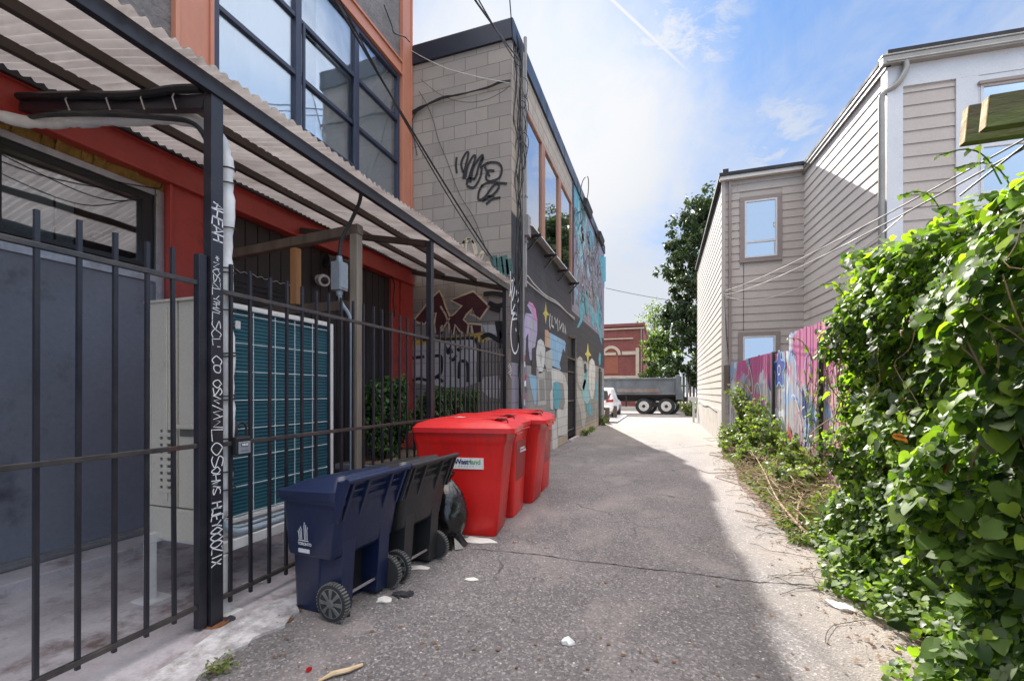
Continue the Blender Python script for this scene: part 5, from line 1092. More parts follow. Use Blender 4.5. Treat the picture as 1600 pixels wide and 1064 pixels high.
# small weeds at the wall foot
def weed(c, r_, h, n, label, cat='weed', mats=LP, group='weeds along the walls', name='weed_tuft', shape='oval', s=(.04, .09)):
    t = thing(name, (c[0], c[1], 0), label, cat, group); mb = MB(); P, Nn = [], []
    for i in range(max(4, n//28)):
        a = random.uniform(0, 2*PI); e = Vector((c[0]+r_*math.cos(a)*random.uniform(.3, 1), c[1]+r_*math.sin(a)*random.uniform(.3, 1), h*random.uniform(.25, 1)**.8)); b0 = Vector((c[0]+.1*r_*math.cos(a), c[1]+.1*r_*math.sin(a), 0)); m_ = b0.lerp(e, .5)+Vector((0, 0, h*.2)); pts = curve3([b0, m_, e], 4); mb.tube(pts, [.008*(1-.7*k_/len(pts)) for k_ in range(len(pts))], 4, False)
        for k_ in range(28):
            f = random.random()**.8; q = pts[int(f*(len(pts)-1))]+(pts[-1]-pts[-2])*random.random(); o = Vector((random.gauss(0, 1), random.gauss(0, 1), random.gauss(.5, .8))).normalized(); P.append(q+o*random.uniform(.01, .12*r_+.03)); Nn.append(o+Vector((0, 0, .8)))
    mb.build('stem', 'twig', t); leaf_mesh('foliage', P, Nn, rng.uniform(s[0], s[1], len(P)), mats, [1]*len(mats), t, shape, spread=.5); return t
p = G(935, 672); weed((XB+.15, 20.2), .32, .5, 500, 'bright green weed clump at the far foot of the mural wall')
weed((XB+.15, 15.2), .22, .22, 260, 'low green weed at the wall foot just past the grille door')
weed((XB+.12, 17.0), .25, .20, 260, 'low weed midway between the grille door and the far corner', 'weed')
weed((-2.25, 1.75), .12, .05, 160, 'small flat grass tuft on the kerb edge near the canopy post', 'weed', LD+LP, s=(.02, .04))

# ================================================================== RIGHT SIDE HOUSES
def siding(mb, p, d, L_, nrm_, z0, z1, h=.214, lip=.022, holes=()):
    """lap boards along unit direction d from p, facing nrm_; holes = (s0,s1,z0,z1)"""
    p = Vector(p); d = Vector(d); nrm_ = Vector(nrm_); z = z0
    while z < z1-.01:
        zt = min(z+h, z1); segs = [(0, L_)]
        for a, b, c, e in holes:
            if c < zt-.005 and e > z+.005:
                new = []
                for s0, s1 in segs:
                    if a > s0: new.append((s0, min(a, s1)))
                    if b < s1: new.append((max(b, s0), s1))
                segs = [q for q in new if q[1]-q[0] > .01]
        cut = random.uniform(.3, max(.4, L_)); segs = [q for s0, s1 in segs for q in (((s0, cut-.003), (cut+.003, s1)) if (s1-s0 > 1.2 and s0+.3 < cut < s1-.3 and random.random() < .6) else ((s0, s1),))]
        for s0, s1 in segs:
            A, B_ = p+d*s0, p+d*s1; f = lambda q, zz, o: (q+nrm_*o)+Vector((0, 0, zz))
            g_ = min(.030, (zt-z)*.4); mb.add([f(A, z+g_, 0), f(B_, z+g_, 0), f(A, z, lip), f(B_, z, lip), f(A, zt+g_, .004), f(B_, zt+g_, .004), f(A, z, lip-.005), f(B_, z, lip-.005), f(A, z+g_, lip-.009), f(B_, z+g_, lip-.009)], [(2, 3, 5, 4), (6, 7, 3, 2), (8, 9, 7, 6), (0, 1, 9, 8)])
        z = zt
h1 = thing('small_house', (2.6, 18, 0), 'taupe sided two storey house end with one tall white window, standing past the painted fence', 'house')
X1, Y1, X2 = 1.60, 13.91, 3.59
mb = MB(); mb.box(X1, X2+3.4, Y1, 23.9, 0, 7.50); h1w = mb.build('wall', 'siding', h1)
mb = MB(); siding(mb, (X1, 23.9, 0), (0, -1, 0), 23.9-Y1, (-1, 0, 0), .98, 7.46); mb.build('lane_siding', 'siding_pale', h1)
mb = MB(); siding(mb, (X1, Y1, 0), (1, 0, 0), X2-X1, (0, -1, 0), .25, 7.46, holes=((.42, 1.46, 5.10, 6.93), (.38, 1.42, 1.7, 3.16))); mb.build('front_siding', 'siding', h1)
mb = MB(); mb.box(X1-.035, X1-.001, Y1-.03, 23.9, 0, .98); mb.build('foundation', 'foundation', h1)
mb = MB(); mb.box(X1-.045, X1+.05, Y1-.045, Y1+.02, .25, 7.46); mb.box(X1-.025, X1+.02, 23.86, 23.95, 0, 7.46); mb.build('corner_trim', 'siding', h1)
mb = MB(); mb.box(X1-.10, X2+.04, Y1-.15, Y1-.02, 7.44, 7.55); mb.build('gutter', 'siding_pale', h1, bevel=.01)
mb = MB(); mb.box(X1-.12, X2+3.4, Y1-.18, 24.0, 7.552, 7.64); mb.box(X1-.03, X1+.12, Y1-.16, Y1+.15, 7.64, 7.74); mb.build('roof', 'roof_dark', h1)
def window(par, face, a, b, c, d, trim=.11, rail_=None, tm='trim', org=None, ux=None, nr=None, frame='white_trim'):
    """window on a vertical face: local s along ux from org, outward nr"""
    b_ = MB(); org, ux, nr = Vector(org), Vector(ux), Vector(nr)
    def q(mb, s0, s1, z0, z1, o0, o1): P_ = [org+ux*s0+nr*o0, org+ux*s1+nr*o0, org+ux*s1+nr*o1, org+ux*s0+nr*o1]; mb.hexa([p+Vector((0, 0, z0)) for p in P_], [p+Vector((0, 0, z1)) for p in P_])
    q(b_, a, b, c, c+trim, 0, .045); q(b_, a, b, d-trim, d, 0, .045); q(b_, a, a+trim, c+trim, d-trim, 0, .045); q(b_, b-trim, b, c+trim, d-trim, 0, .045)
    wn = b_.build('window', tm, par, bevel=.004); b_ = MB(); t = .045; i0, i1, j0, j1 = a+trim, b-trim, c+trim, d-trim
    q(b_, i0, i1, j0, j0+t, 0, .055); q(b_, i0, i1, j1-t, j1, 0, .055); q(b_, i0, i0+t, j0+t, j1-t, 0, .055); q(b_, i1-t, i1, j0+t, j1-t, 0, .055)
    if rail_: q(b_, i0+t, i1-t, rail_-.03, rail_+.03, 0, .055)
    b_.build('frame', frame, wn, bevel=.003)
    b_ = MB(); q(b_, i0+t, i1-t, j0+t, j1-t, .022, .026); b_.build('pane', 'glass_dark', wn)
    b_ = MB(); q(b_, i0+t, i1-t, j0+t, j1-t, .003, .005); b_.build('room_dark', 'curtain_dark', wn)
    if rail_: b_ = MB(); q(b_, i0+t, i1-t, j1-t-.30, j1-t, .008, .014); b_.build('blind', 'curtain', wn)
    return wn
window(h1, 'Y', .42, 1.46, 5.10, 6.93, .12, 5.66, org=(X1, Y1, 0), ux=(1, 0, 0), nr=(0, -1, 0))
window(h1, 'Y', .38, 1.42, 1.7, 3.16, .12, None, org=(X1, Y1, 0), ux=(1, 0, 0), nr=(0, -1, 0))
mb = MB(); mb.box(X1+.13, X1+.20, Y1-.09, Y1-.025, .9, 7.44); mb.build('downpipe', 'trim', h1, bevel=.01)
mb = MB(); mb.tube(curve3([(X1+.02, Y1-.04, 4.2), (X1+.08, Y1-.04, 3.2), (X1+.14, Y1-.04, 2.3)], 5), .008, 5); mb.tube([(X1+.52, Y1-.03, 5.1), (X1+.51, Y1-.03, 3.2)], .006, 5); mb.build('cable', 'cable', h1)
mb = MB(); mb.box(X1+.02, X1+.16, Y1-.14, Y1-.03, 1.55, 2.25); mb.build('meter_box', 'timber_dark', h1, bevel=.01)
mb = MB(); mb.tube([(X1-.05, 22.9-i*1.3, 1.0+.05*math.sin(i*1.9)-.01*i) for i in range(7)], .012, 6); mb.build('cable', 'cable_grey', h1)
mb = MB(); mb.box(1.15, 1.62, 23.7, 23.9, 1.05, 1.25); mb.box(1.35, 1.45, 23.7, 23.8, 0, 1.05); mb.build('mail_shelf', 'white_trim', h1)

h2 = thing('near_house', (6.5, 12, 0), 'pale sided house with grey gutter and white corner boards rising behind the vines', 'house')
K0 = Vector((X2, Y1, 0)); K1 = Vector((3.87, 9.87, 0)); dS = (K1-K0).normalized(); LS = (K1-K0).length; nS = Vector((dS.y, -dS.x, 0)); nS = nS if nS.x < 0 else -nS
dF = -nS; nF = dS; LF = 5.2
mb = MB(); Q = [K0+dS*0-nS*.0, K1, K1+dF*LF, K0+dF*LF]; mb.hexa([p+Vector((0, 0, 0)) for p in Q], [p+Vector((0, 0, 7.38)) for p in Q]); mb.build('wall', 'siding_pale', h2)
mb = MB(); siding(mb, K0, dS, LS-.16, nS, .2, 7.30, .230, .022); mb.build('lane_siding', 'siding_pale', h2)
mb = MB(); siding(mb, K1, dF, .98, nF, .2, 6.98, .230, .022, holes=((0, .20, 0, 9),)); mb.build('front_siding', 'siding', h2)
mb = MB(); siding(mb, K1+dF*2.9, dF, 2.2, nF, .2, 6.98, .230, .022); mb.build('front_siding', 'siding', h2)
def hq(mb, s0, s1, z0, z1, o0, o1, O=K1, D=dF, Nn=nF): P_ = [O+D*s0+Nn*o0, O+D*s1+Nn*o0, O+D*s1+Nn*o1, O+D*s0+Nn*o1]; mb.hexa([p+Vector((0, 0, z0)) for p in P_], [p+Vector((0, 0, z1)) for p in P_])
mb = MB(); hq(mb, -.045, .20, 3.9, 7.38, 0, .045); hq(mb, .20, LF, 6.98, 7.38, 0, .043); hq(mb, .98, 1.30, .2, 6.98, 0, .043); hq(mb, 1.30, 2.9, 6.85, 6.98, 0, .033); hq(mb, 1.3, 2.9, .2, 4.9, 0, .03); hq(mb, LS-.16, LS+.0, 3.9, 7.38, 0, .044, K0, dS, nS)
mb.build('corner_board', 'white_trim', h2, bevel=.004)
mb = MB(); hq(mb, -.03, .2, .2, 3.9, 0, .03); hq(mb, LS-.16, LS, .2, 3.9, 0, .03, K0, dS, nS); mb.build('lower_corner_board', 'trim', h2)
mb = MB(); hq(mb, -.16, LF+.1, 7.36, 7.50, .036, .16); hq(mb, -.17, LF+.1, 7.50, 7.53, .02, .175); mb.tube([K1+dF*-.1+nF*.16+Vector((0, 0, 7.40)), K1+dF*LF+nF*.16+Vector((0, 0, 7.40))], .02, 6); mb.build('gutter', 'gutter', h2, bevel=.008)
mb = MB(); hq(mb, -.05, LS+.10, 7.36, 7.46, .0, .06, K0, dS, nS); hq(mb, -.05, LS+.10, 7.46, 7.52, .0, .08, K0, dS, nS); mb.build('eave', 'gutter', h2)
mb = MB(); Q = [K0+nS*.09, K1+nS*.09+nF*.17, K1+dF*LF+nF*.17, K0+dF*LF]; mb.hexa([p+Vector((0, 0, 7.532)) for p in Q], [p+Vector((0, 0, 7.60)) for p in Q]); mb.build('roof', 'roof_dark', h2)
mb = MB(); c0 = K1+dF*.20+nF*.12; c1 = K1+dF*-.04+nF*.0+nS*.07
mb.tube(curve3([c0+Vector((0, 0, 7.38)), c0+Vector((0, 0, 7.22)), c0.lerp(c1, .35)+Vector((0, 0, 7.02)), c0.lerp(c1, .9)+Vector((0, 0, 6.92)), c1+Vector((0, 0, 6.78)), c1+Vector((0, 0, 6.3)), c1+Vector((0, 0, 3.0)), c1+Vector((0, 0, .3))], 6), .05, 10); mb.build('downpipe', 'gutter', h2, smooth=True)
wn = window(h2, 'F', 1.30, 2.9, 4.9, 6.85, .02, 5.75, tm='white_trim', org=K1+nF*.0, ux=dF, nr=nF)
mb = MB(); hq(mb, 1.28, 2.95, 6.80, 6.85, .05, .10); mb.build('drip_cap', 'trim', h2)
mb = MB(); hq(mb, .3, .45, 3.3, 3.42, .02, .10); mb.lathe(K1+dF*.37+nF*.12+Vector((0, 0, 3.30)), (0, 0, 1), [(.05, 0), (.06, .04), (.04, .12), (.02, .15)], 12); mb.build('wall_light', 'gutter', h2)

# ================================================================== GRAFFITI FENCE
gfz = thing('painted_fence', (2.2, 10, 0), 'weathered plank fence with faded pink, white and blue graffiti', 'fence')
PP = [Vector((1.75, 13.82, 0)), Vector((2.28, 10.95, 0)), Vector((2.38, 8.0, 0)), Vector((2.36, 5.0, 0)), Vector((2.3, 1.0, 0)), Vector((2.3, -3.0, 0))]
def fpt(s):
    for a, b in zip(PP, PP[1:]):
        l = (b-a).length
        if s <= l: return a+(b-a)*(s/l), (b-a).normalized()
        s -= l
    return PP[-1], (PP[-1]-PP[-2]).normalized()
TOT = sum((b-a).length for a, b in zip(PP, PP[1:])); s = 0; i = 0
while s < TOT-.1 and i < 130:
    p, d = fpt(s); w_ = .094; n_ = Vector((d.y, -d.x, 0)); n_ = n_ if n_.x < 0 else -n_
    if s < 2.85: top = 2.28+.10*s/2.85+random.uniform(-.012, .012)
    elif s < 3.85: top = 2.30+random.uniform(-.03, .03)
    elif p.y > 4.8: top = 2.62+random.uniform(-.02, .02)
    else: top = 2.45
    mb = MB(); o = n_*random.uniform(-.006, .006); a, b = p+o, p+d*w_+o; tl = random.uniform(-.004, .004)
    mb.hexa([a+Vector((0, 0, .05)), b+Vector((0, 0, .05)), b-n_*.018+Vector((0, 0, .05)), a-n_*.018+Vector((0, 0, .05))], [a+d*.004+Vector((0, 0, top)), b+Vector((0, 0, top+tl)), b-n_*.018+Vector((0, 0, top+tl)), a-n_*.018+Vector((0, 0, top))])
    if i < 98: mb.build('plank', 'graffiti_plank' if p.y > 5.6 else 'darkboard', gfz)
    s += w_+random.uniform(.010, .022); i += 1
mb = MB()
for q in range(len(PP)-1):
    for z in (.4, 1.3, 2.1): mb.bar(PP[q]+Vector((.055, 0, z)), PP[q+1]+Vector((.055, 0, z)), .05, .09)
mb.build('back_rail', 'timber_dark', gfz)
for s_ in (2.88, 5.6):
    p, d = fpt(s_); mb = MB(); mb.box(p.x-.05, p.x+.05, p.y-.05, p.y+.05, 0, 2.36 if s_ < 4 else 2.3); mb.build('post', 'darkboard', gfz)
# painted outlines over the planks
fg = MB(); M['flower_blue'] = mat('blue_spray', (.03, .07, .38), None, .6); fcol = ['paint_sky', 'paint_red', 'white_print', 'flower_blue', 'paint_pink', 'paint_charcoal']
def fw(s, z): p, d = fpt(s); n_ = Vector((d.y, -d.x, 0)); n_ = n_ if n_.x < 0 else -n_; return p+n_*.016+Vector((0, 0, z)), n_
def fs(mi, pts, w_): fg.m(mi); P_ = [fw(s, z) for s, z in pts]; ribbon(fg, [p for p, n_ in P_], w_, P_[0][1])
def fpoly(mi, pts): fg.m(mi); fg.poly([fw(s, z)[0]-fw(s, z)[1]*.004 for s, z in pts])
fpoly(3, [(3.0+.34*math.cos(t)*(1+.25*math.sin(5*t))+.28, 1.95+.30*math.sin(t)*(1+.25*math.sin(5*t))) for t in np.linspace(0, 2*PI, 31)[:-1]])
fs(0, [(3.28+.36*math.cos(t)*(1+.25*math.sin(5*t)), 1.95+.33*math.sin(t)*(1+.25*math.sin(5*t))) for t in np.linspace(0, 2*PI, 31)], .04)
fs(2, [(3.28+.10*math.cos(t), 1.95+.1*math.sin(t)) for t in np.linspace(0, 2*PI, 14)], .03)
fpoly(1, [(3.9, .9), (4.2, .6), (4.3, .4), (4.1, .35), (3.85, .6)])
for k_ in range(26):
    s0 = random.uniform(.2, 8.2) if k_ < 18 else random.uniform(4.2, 6.2); z0 = random.uniform(.5, 2.0); c_ = random.choice([0, 2, 4, 3, 2, 5])
    fs(c_, [(s0+.4*math.sin(t*1.1+k_)*t*.3, z0+.32*math.cos(t*1.5+k_*2)) for t in np.linspace(0, 3.6, 16)], random.uniform(.012, .035))
fg.build('graffiti', fcol, gfz)

# ================================================================== VINES
def vnoise(y, z, s=1.0, o=0): return mnoise.noise(Vector((y*s+o, z*s, o*.7)))
vt = thing('vine_thicket', (1.8, 2.5, 0), 'dense green climbing vine smothering the wooden fence from the ground to its top', 'vine')
def ztop(y): return 2.42+.16*max(0, min(3, y-2.4))/1.3*.9+.10*vnoise(y, 0, 1.4, 5)
def xface(y, z):      # surface of the thicket towards the lane
    b = 1.60-.16*math.sin(min(1, max(0, z/2.4))*PI)+.30*vnoise(y, z, 1.1, 2)+.20*vnoise(y, z, 2.6, 9)+.13*vnoise(y, z, 5.5, 4)+.30*math.exp(-((y-3.45)/.38)**2-((z-1.45)/.42)**2)
    if z < .7: b -= (.7-z)**1.4*.40
    return b+.10*max(0, z-2.0)
P, Nn, S = [], [], []
YA, YEND = .6, 5.12
while len(P) < 25000:
    y = random.uniform(YA, YEND); y = max(YA, y)
    zt = ztop(y); z = random.random()*zt
    gap = vnoise(y, z, 1.5, 31); gap = max(gap, .5*math.exp(-((y-3.45)/.28)**2-((z-1.45)/.33)**2))
    dens = 1 if gap < .12 else .20
    if random.random() > dens: continue
    x = xface(y, z)+abs(random.gauss(0, .07))+(.16 if gap > .1 else 0)+random.uniform(0, .05)
    edge = max(0, (y-(YEND-.25))/.25); x += edge**2*.35
    P.append((x, y, z)); Nn.append((-1+edge*.3, -.10+edge*.9, .55+.5*random.random()))
    q = random.random(); k_s = .88 if y < 3.4 else .74; S.append(k_s*(random.uniform(.028, .055) if q < .55 else (random.uniform(.055, .09) if q < .90 else random.uniform(.09, .14))))
for i in range(5200):      # inner leaves, deep in the mass
    y = random.uniform(YA, YEND); z = random.random()*ztop(y); P.append((xface(y, z)+random.uniform(.15, .5), y, z)); Nn.append((-1, -.1, .4)); S.append(random.uniform(.05, .10))
for i in range(1800):
    y = random.uniform(4.3, 5.25); z = random.random()*ztop(y); P.append((random.uniform(1.6, 2.3), y, z)); Nn.append((-.8, -.4, .5)); S.append(random.uniform(.04, .08))
for i in range(3000):      # top cap
    y = random.uniform(YA, YEND); x = random.uniform(1.62, 2.5); P.append((x, y, ztop(y)+random.gauss(0, .05)+.05*vnoise(x, y, 3))); Nn.append((-.3, -.1, 1)); S.append(random.uniform(.035, .10))
for i in range(1300):      # end face beyond
    z = random.random()*2.7; P.append((random.uniform(1.7, 2.4), YEND+abs(random.gauss(0, .08)), z)); Nn.append((-.2, .8, .5)); S.append(random.uniform(.04, .09))
wts = rng.choice(4, len(P), p=[.25, .32, .28, .15])
zs_ = np.array([p[2] for p in P]); 
leaf_mesh('foliage', P, Nn, np.array(S), LV, wts, vt, 'heart', spread=.50, droop=.45)
# skirt of creeping leaves spreading on the ground
P, Nn, S = [], [], []
for i in range(2600):
    y = random.uniform(.8, 5.3); x = xface(y, 0)-.02+random.uniform(-.10, .35)-.06*vnoise(y, 0, 3, 3); z = max(.02, .28*(x-1.2)+random.uniform(0, .16)); P.append((x, y, z)); Nn.append((-.5, -.2, 1)); S.append(random.uniform(.025, .065))
leaf_mesh('ground_leaves', P, Nn, np.array(S), LV[:4], [3, 5, 4, .5], vt, 'heart', spread=.4)
P, Nn, S = [], [], []
for i in range(60):
    y, z = random.uniform(2.6, 4.6), random.uniform(.7, 1.25); P.append((xface(y, z)+.12, y, z)); Nn.append((-1, -.1, .5)); S.append(random.uniform(.05, .10))
leaf_mesh('red_leaves', P, Nn, np.array(S), [LV[4], LV[3]], [4, 1], vt, 'heart', spread=.4)
mb = MB()
for i in range(16):
    y = random.uniform(.8, 5.2); z = random.uniform(.1, .9); pts = []
    for k_ in range(9): pts.append((xface(y, z)+random.uniform(.02, .14), y, z)); y += random.uniform(-.14, .16); z = min(ztop(y), z+random.uniform(.06, .30)); y = min(y, YEND)
    mb.tube(curve3(pts, 3), random.choice([.0025, .003, .005]), 4, False)
mb.build('stem', 'twig', vt, smooth=True)
for (y0, z0) in ((2.85, 2.62), (3.0, 2.6), (4.95, 2.4), (5.1, 1.9), (3.6, 2.7)):      # loose tendrils with their small leaves
    b = MB(); x0 = xface(y0, z0)+.05; pts = [(x0, y0, z0-.1), (x0-.05, y0+.02, z0+.05), (x0-.10, y0+.08, z0+.13), (x0-.17, y0+.16, z0+.15)]; cc_ = curve3(pts, 4); b.tube(cc_, .004, 4); tn = b.build('tendril', LP[0], vt)
    leaf_mesh('tendril_leaves', [tuple(c) for c in cc_[3:]], [(-.5, -.6, .6)]*len(cc_[3:]), rng.uniform(.02, .05, len(cc_[3:])), LP, [1, 1], tn, 'heart')

# bushy weeds and cut vines along the painted fence
for (x, y, hgt, r_, n_, lab) in ((1.92, 12.5, 1.55, .42, 2600, 'tallest leafy weed, growing against the fence beside the house corner'), (2.02, 11.5, 1.25, .45, 2400, 'broad green weed halfway between the house corner and the fence post'), (1.68, 12.9, .62, .40, 1100, 'low green weed at the lane edge nearest the pale house'),
        (2.02, 10.5, .95, .45, 1800, 'bushy green weed growing right below the dark fence post'), (2.12, 9.3, .72, .34, 1100, 'small bright weed below the solid pink planks'), (1.66, 11.2, .60, .45, 1500, 'low spreading weed in front of the taller ones'), (2.1, 8.3, .55, .34, 1000, 'small weed at the fence foot nearest the vine thicket'), (1.62, 9.9, .42, .42, 1200, 'sprawling low weed over the cut vines opposite the dark fence post'), (1.75, 7.4, .42, .38, 1100, 'leafy sprawl over the cut vines just before the vine thicket'), (1.50, 12.0, .40, .36, 900, 'small weed spilling onto the lane near the tallest weed')):
    weed((x+.05, y), r_*1.1, hgt*1.12, int(n_*.75), lab, 'weed', [LV[1], LV[3], LD[2], LP[1], LD[0]], 'leafy weeds along the painted fence', 'leafy_weed', 'heart', (.03, .085))
P, Nn, S = [], [], []; mb = MB()
def vx(y): return 1.34+.02*(y-5)+.05*math.sin(y*2.1)+.03*math.sin(y*5)
for i in range(13000):
    y = 5.0+random.random()**1.05*8.0; x = vx(y)-.10+abs(random.gauss(0, .42)); x = min(x, 2.3); hgt = .05+.34*max(0, min(1, (x-vx(y)+.08)/.45))*(.7+.6*vnoise(x, y, 2.2, 3)); z = random.uniform(.01, hgt); P.append((x, y, z)); Nn.append((random.gauss(0, .5), random.gauss(0, .5), 1)); S.append(random.uniform(.035, .085))
leaf = None
cv = thing('cut_vine_pile', (1.7, 7.5, 0), 'heap of wilted cut vines and twigs along the foot of the painted fence', 'vine cuttings'); cv['kind'] = 'stuff'
leaf_mesh('wilted_leaves', P, Nn, np.array(S), LD+[LP[0], LV[1]], [4, 4, 6, 1.5, 4], cv, 'oval', spread=.6)
for i in range(520):
    y = random.uniform(5, 12); x = vx(y)+random.uniform(-.12, .85); a = random.gauss(1.7, .7); l = random.uniform(.2, .8); z = random.uniform(.02, .36); pts = [(x, y, z)]
    for k_ in range(4): x += l/4*math.cos(a); y += l/4*math.sin(a); z = max(.01, z+random.uniform(-.05, .05)); a += random.gauss(0, .35); pts.append((min(x, 2.3), y, z))
    mb.tube(curve3(pts, 3), random.choice([.003, .004, .006]), 4, False)
mb.build('twigs', 'twig', cv)
mb = MB()
for i in range(26):      # runners lying out on the asphalt
    y = random.uniform(3.4, 9.5); x = vx(max(5, y))+.02; a = PI+random.gauss(0, .5); pts = [(x, y, .012)]
    for k_ in range(6): x += .10*math.cos(a); y += .10*math.sin(a); a += random.gauss(0, .45); pts.append((x, y, .008+random.uniform(0, .012)))
    mb.tube(curve3(pts, 3), .0025, 4, False)
mb.build('runners', 'bark', cv)
mb = MB(); pts = curve3([G(1295, 868, .05), G(1262, 835, .07), G(1235, 806, .12), G(1212, 775, .18), G(1193, 735, .26), G(1180, 712, .3)], 5); mb.tube(pts, [.020-.0006*i for i in range(len(pts))], 8); mb.tube([pts[8], pts[10]+Vector((.1, .1, .1)), pts[13]+Vector((.25, .1, .12))], [.014, .010, .005], 6)
tag(mb.build('fallen_branch', 'twig', smooth=True), 'long pale fallen branch lying on the cut vines at the lane edge', 'branch')
# vines creeping over the painted fence
P, Nn, S = [], [], []; mb = MB()
for q in range(16):
    s = random.uniform(4.4, 8.6); z = random.uniform(.1, .4) if q < 10 else 2.5; dz = 1 if q < 10 else -1; pts = []
    for k_ in range(12):
        p, n_ = fw(s, z); pts.append(p+n_*.02)
        if random.random() < .8: P.append(tuple(p+n_*.03)); Nn.append(tuple(n_+Vector((0, 0, .5)))); S.append(random.uniform(.04, .10))
        s += random.gauss(0, .06); z += dz*random.uniform(.08, .2)
        if z > 2.65 or z < .1: break
    if len(pts) > 2: mb.tube(curve3(pts, 3), .005, 4, False)
vc_ = thing('creeping_vine', (2.3, 8, 0), 'thin brown vine stems creeping over the pink planks beside the thicket', 'vine'); mb.build('stem', 'bark', vc_); leaf_mesh('foliage', P, Nn, np.array(S), [LV[1], LV[2], LP[0]], [1, 1, 1], vc_, 'heart')

# pergola beams over the vine fence
pg = thing('pergola', (1.75, 2.85, 0), 'mossy timber pergola with two cut beam ends jutting over the vines', 'pergola')
def beam(x0, y0, y1, z0, z1, sk=.05):
    mb = MB(); x1 = 3.6
    mb.hexa([(x0+sk, y0, z0), (x1, y0, z0), (x1, y1, z0), (x0+sk, y1, z0)], [(x0, y0, z1), (x1, y0, z1), (x1, y1, z1), (x0, y1, z1)]); o = mb.build('beam', 'timber_moss', pg, bevel=.003)
    mb = MB(); mb.hexa([(x0+sk-.004, y0+.003, z0+.004), (x0+sk, y0+.003, z0+.004), (x0+sk, y1-.003, z0+.004), (x0+sk-.004, y1-.003, z0+.004)], [(x0-.004, y0+.003, z1-.004), (x0, y0+.003, z1-.004), (x0, y1-.003, z1-.004), (x0-.004, y1-.003, z1-.004)]); mb.build('end_grain', 'endgrain', o)
beam(1.385, 2.58, 2.63, 2.685, 2.83, -.012); beam(1.455, 2.86, 2.91, 2.755, 2.94, -.015)
mb = MB(); mb.box(1.63, 1.72, 2.67, 2.76, 0, 2.84); mb.build('post', 'timber_new', pg, bevel=.004)

# ================================================================== OVERHEAD WIRES
def wire(pts, r_, m_, label, n=14): b = MB(); b.tube(pts, r_, 6); return tag(b.build('overhead_wire', m_, smooth=True), label, 'wire', 'overhead wires')
hA = Vector((X1-.01, Y1-.05, 4.35))
wire(sag(Vector((X1+.02, Y1-.05, 4.35)), PX(1600, 218, 1.9), .10), .006, 'cable_dusk', 'upper grey service wire sloping from the small house corner to the upper right')
wire(sag(Vector((X1+.02, Y1-.05, 4.24)), PX(1600, 232, 1.9), .14), .0065, 'cable_dusk', 'lower grey service wire sloping from the small house corner to the upper right')
wire(sag(Vector((X1+.02, Y1-.08, 4.20)), PY(1420, 330, 8.0), .55, 18), .010, 'cable_white', 'white cable drooping in a loop from the small house corner')
wire([PX(1600, 228, 1.75), PX(1520, 290, 1.75), PX(1500, 306, 1.75)], .006, 'cable', 'short black wire crossing in front of the pale house window')
wire(sag(PX(505, -30, -2.6), PX(770, 405, -2.66), .05), .012, 'cable', 'thick black wire running down past the gridded window to the block wall')
wire(sag(PX(515, -30, -2.5), PX(762, 400, -2.66), .12), .008, 'cable', 'thinner black wire just beside the thick one past the gridded window')
wire(sag(PX(735, -10, -2.2), PX(812, 95, -2.60), .02), .014, 'cable', 'black wire reaching the block building roof corner from above')
wire(sag(PX(742, -10, -2.15), PX(815, 110, -2.60), .03), .010, 'cable', 'slimmer black wire hanging under the one at the block building roof corner')
wire([PX(795, -20, -2.5), PX(801, 60, -2.6), PX(808, 130, -2.6)], .010, 'cable', 'near vertical black wire above the block building corner')
wire(sag(PY(640, 78, 7.80), PY(700, 108, 7.80), .02)+sag(PY(700, 108, 7.80), PY(795, 130, 7.78), .02)[1:], .006, 'cable_white', 'thin pale wire strung below the navy roof edge of the block wall')
wire(sag((XB+.1, 21.4, 6.4), (6, 30, 6.6), .3), .012, 'cable', 'distant thin wire crossing the gap at the end of the lane')
wire(curve3([PX(600, 8, -4.78), PX(612, 40, -4.74), PX(616, 52, -4.72), PX(632, 58, -4.72), PX(640, 66, -4.6)], 5), .012, 'cable', 'short black cable on the grey upper wall above the salmon beam')

# ================================================================== FAR END OF THE LANE
br = thing('brick_building', (-12, 52, 0), 'red brick building with cream arches and cornice at the end of the lane', 'building')
YK = 48.0; XK = -2.0
mb = MB(); mb.box(-26, XK, YK, 60, 0, 8.3); mb.build('wall', 'brick_red', br)
mb = MB(); mb.box(-26, XK+.15, YK-.18, YK+.3, 8.3, 8.62); mb.box(XK-.05, XK+.15, YK+.3, 60, 8.3, 8.62); mb.build('cornice', 'brick_red', br)
mb = MB(); mb.box(-26, XK+.10, YK-.14, YK+.2, 8.02, 8.16); mb.box(-26, XK-1.0, YK-.10, YK-.001, 7.0, 7.12) 
mb.box(-26, -4.75, YK-.12, YK-.001, 5.35, 5.62); mb.box(-4.75, XK-.7, YK-.12, YK-.001, 5.35, 5.62) if False else None
mb.box(-4.15, XK-.75, YK-.12, YK-.001, 5.35, 5.72); mb.box(-26, XK-.75, YK-.12, YK-.001, 2.95, 3.18)
mb.box(XK-.75, XK-.40, YK-.16, YK-.001, 0, 6.05)
def arch(mb, cx_, cz_, ri, ro, y0, y1, n=14, a0=0, a1=PI, sq=1.0):
    for i in range(n):
        a, b = a0+(a1-a0)*i/n, a0+(a1-a0)*(i+1)/n
        pts = [(cx_+r_*math.cos(t), y0, cz_+r_*math.sin(t)*sq) for r_, t in ((ri, a), (ro, a), (ro, b), (ri, b))]; mb.prism(pts, (0, y1-y0, 0))
for cx_ in (-5.25, -9.3, -13.3, -17.3): arch(mb, cx_, 5.35, .70, 1.0, YK-.13, YK-.001); arch(mb, cx_+.15, 2.05, 1.9, 2.2, YK-.13, YK-.001, 16, .1, PI-.1, .5)
mb.build('stone_trim', 'stone_cream', br)
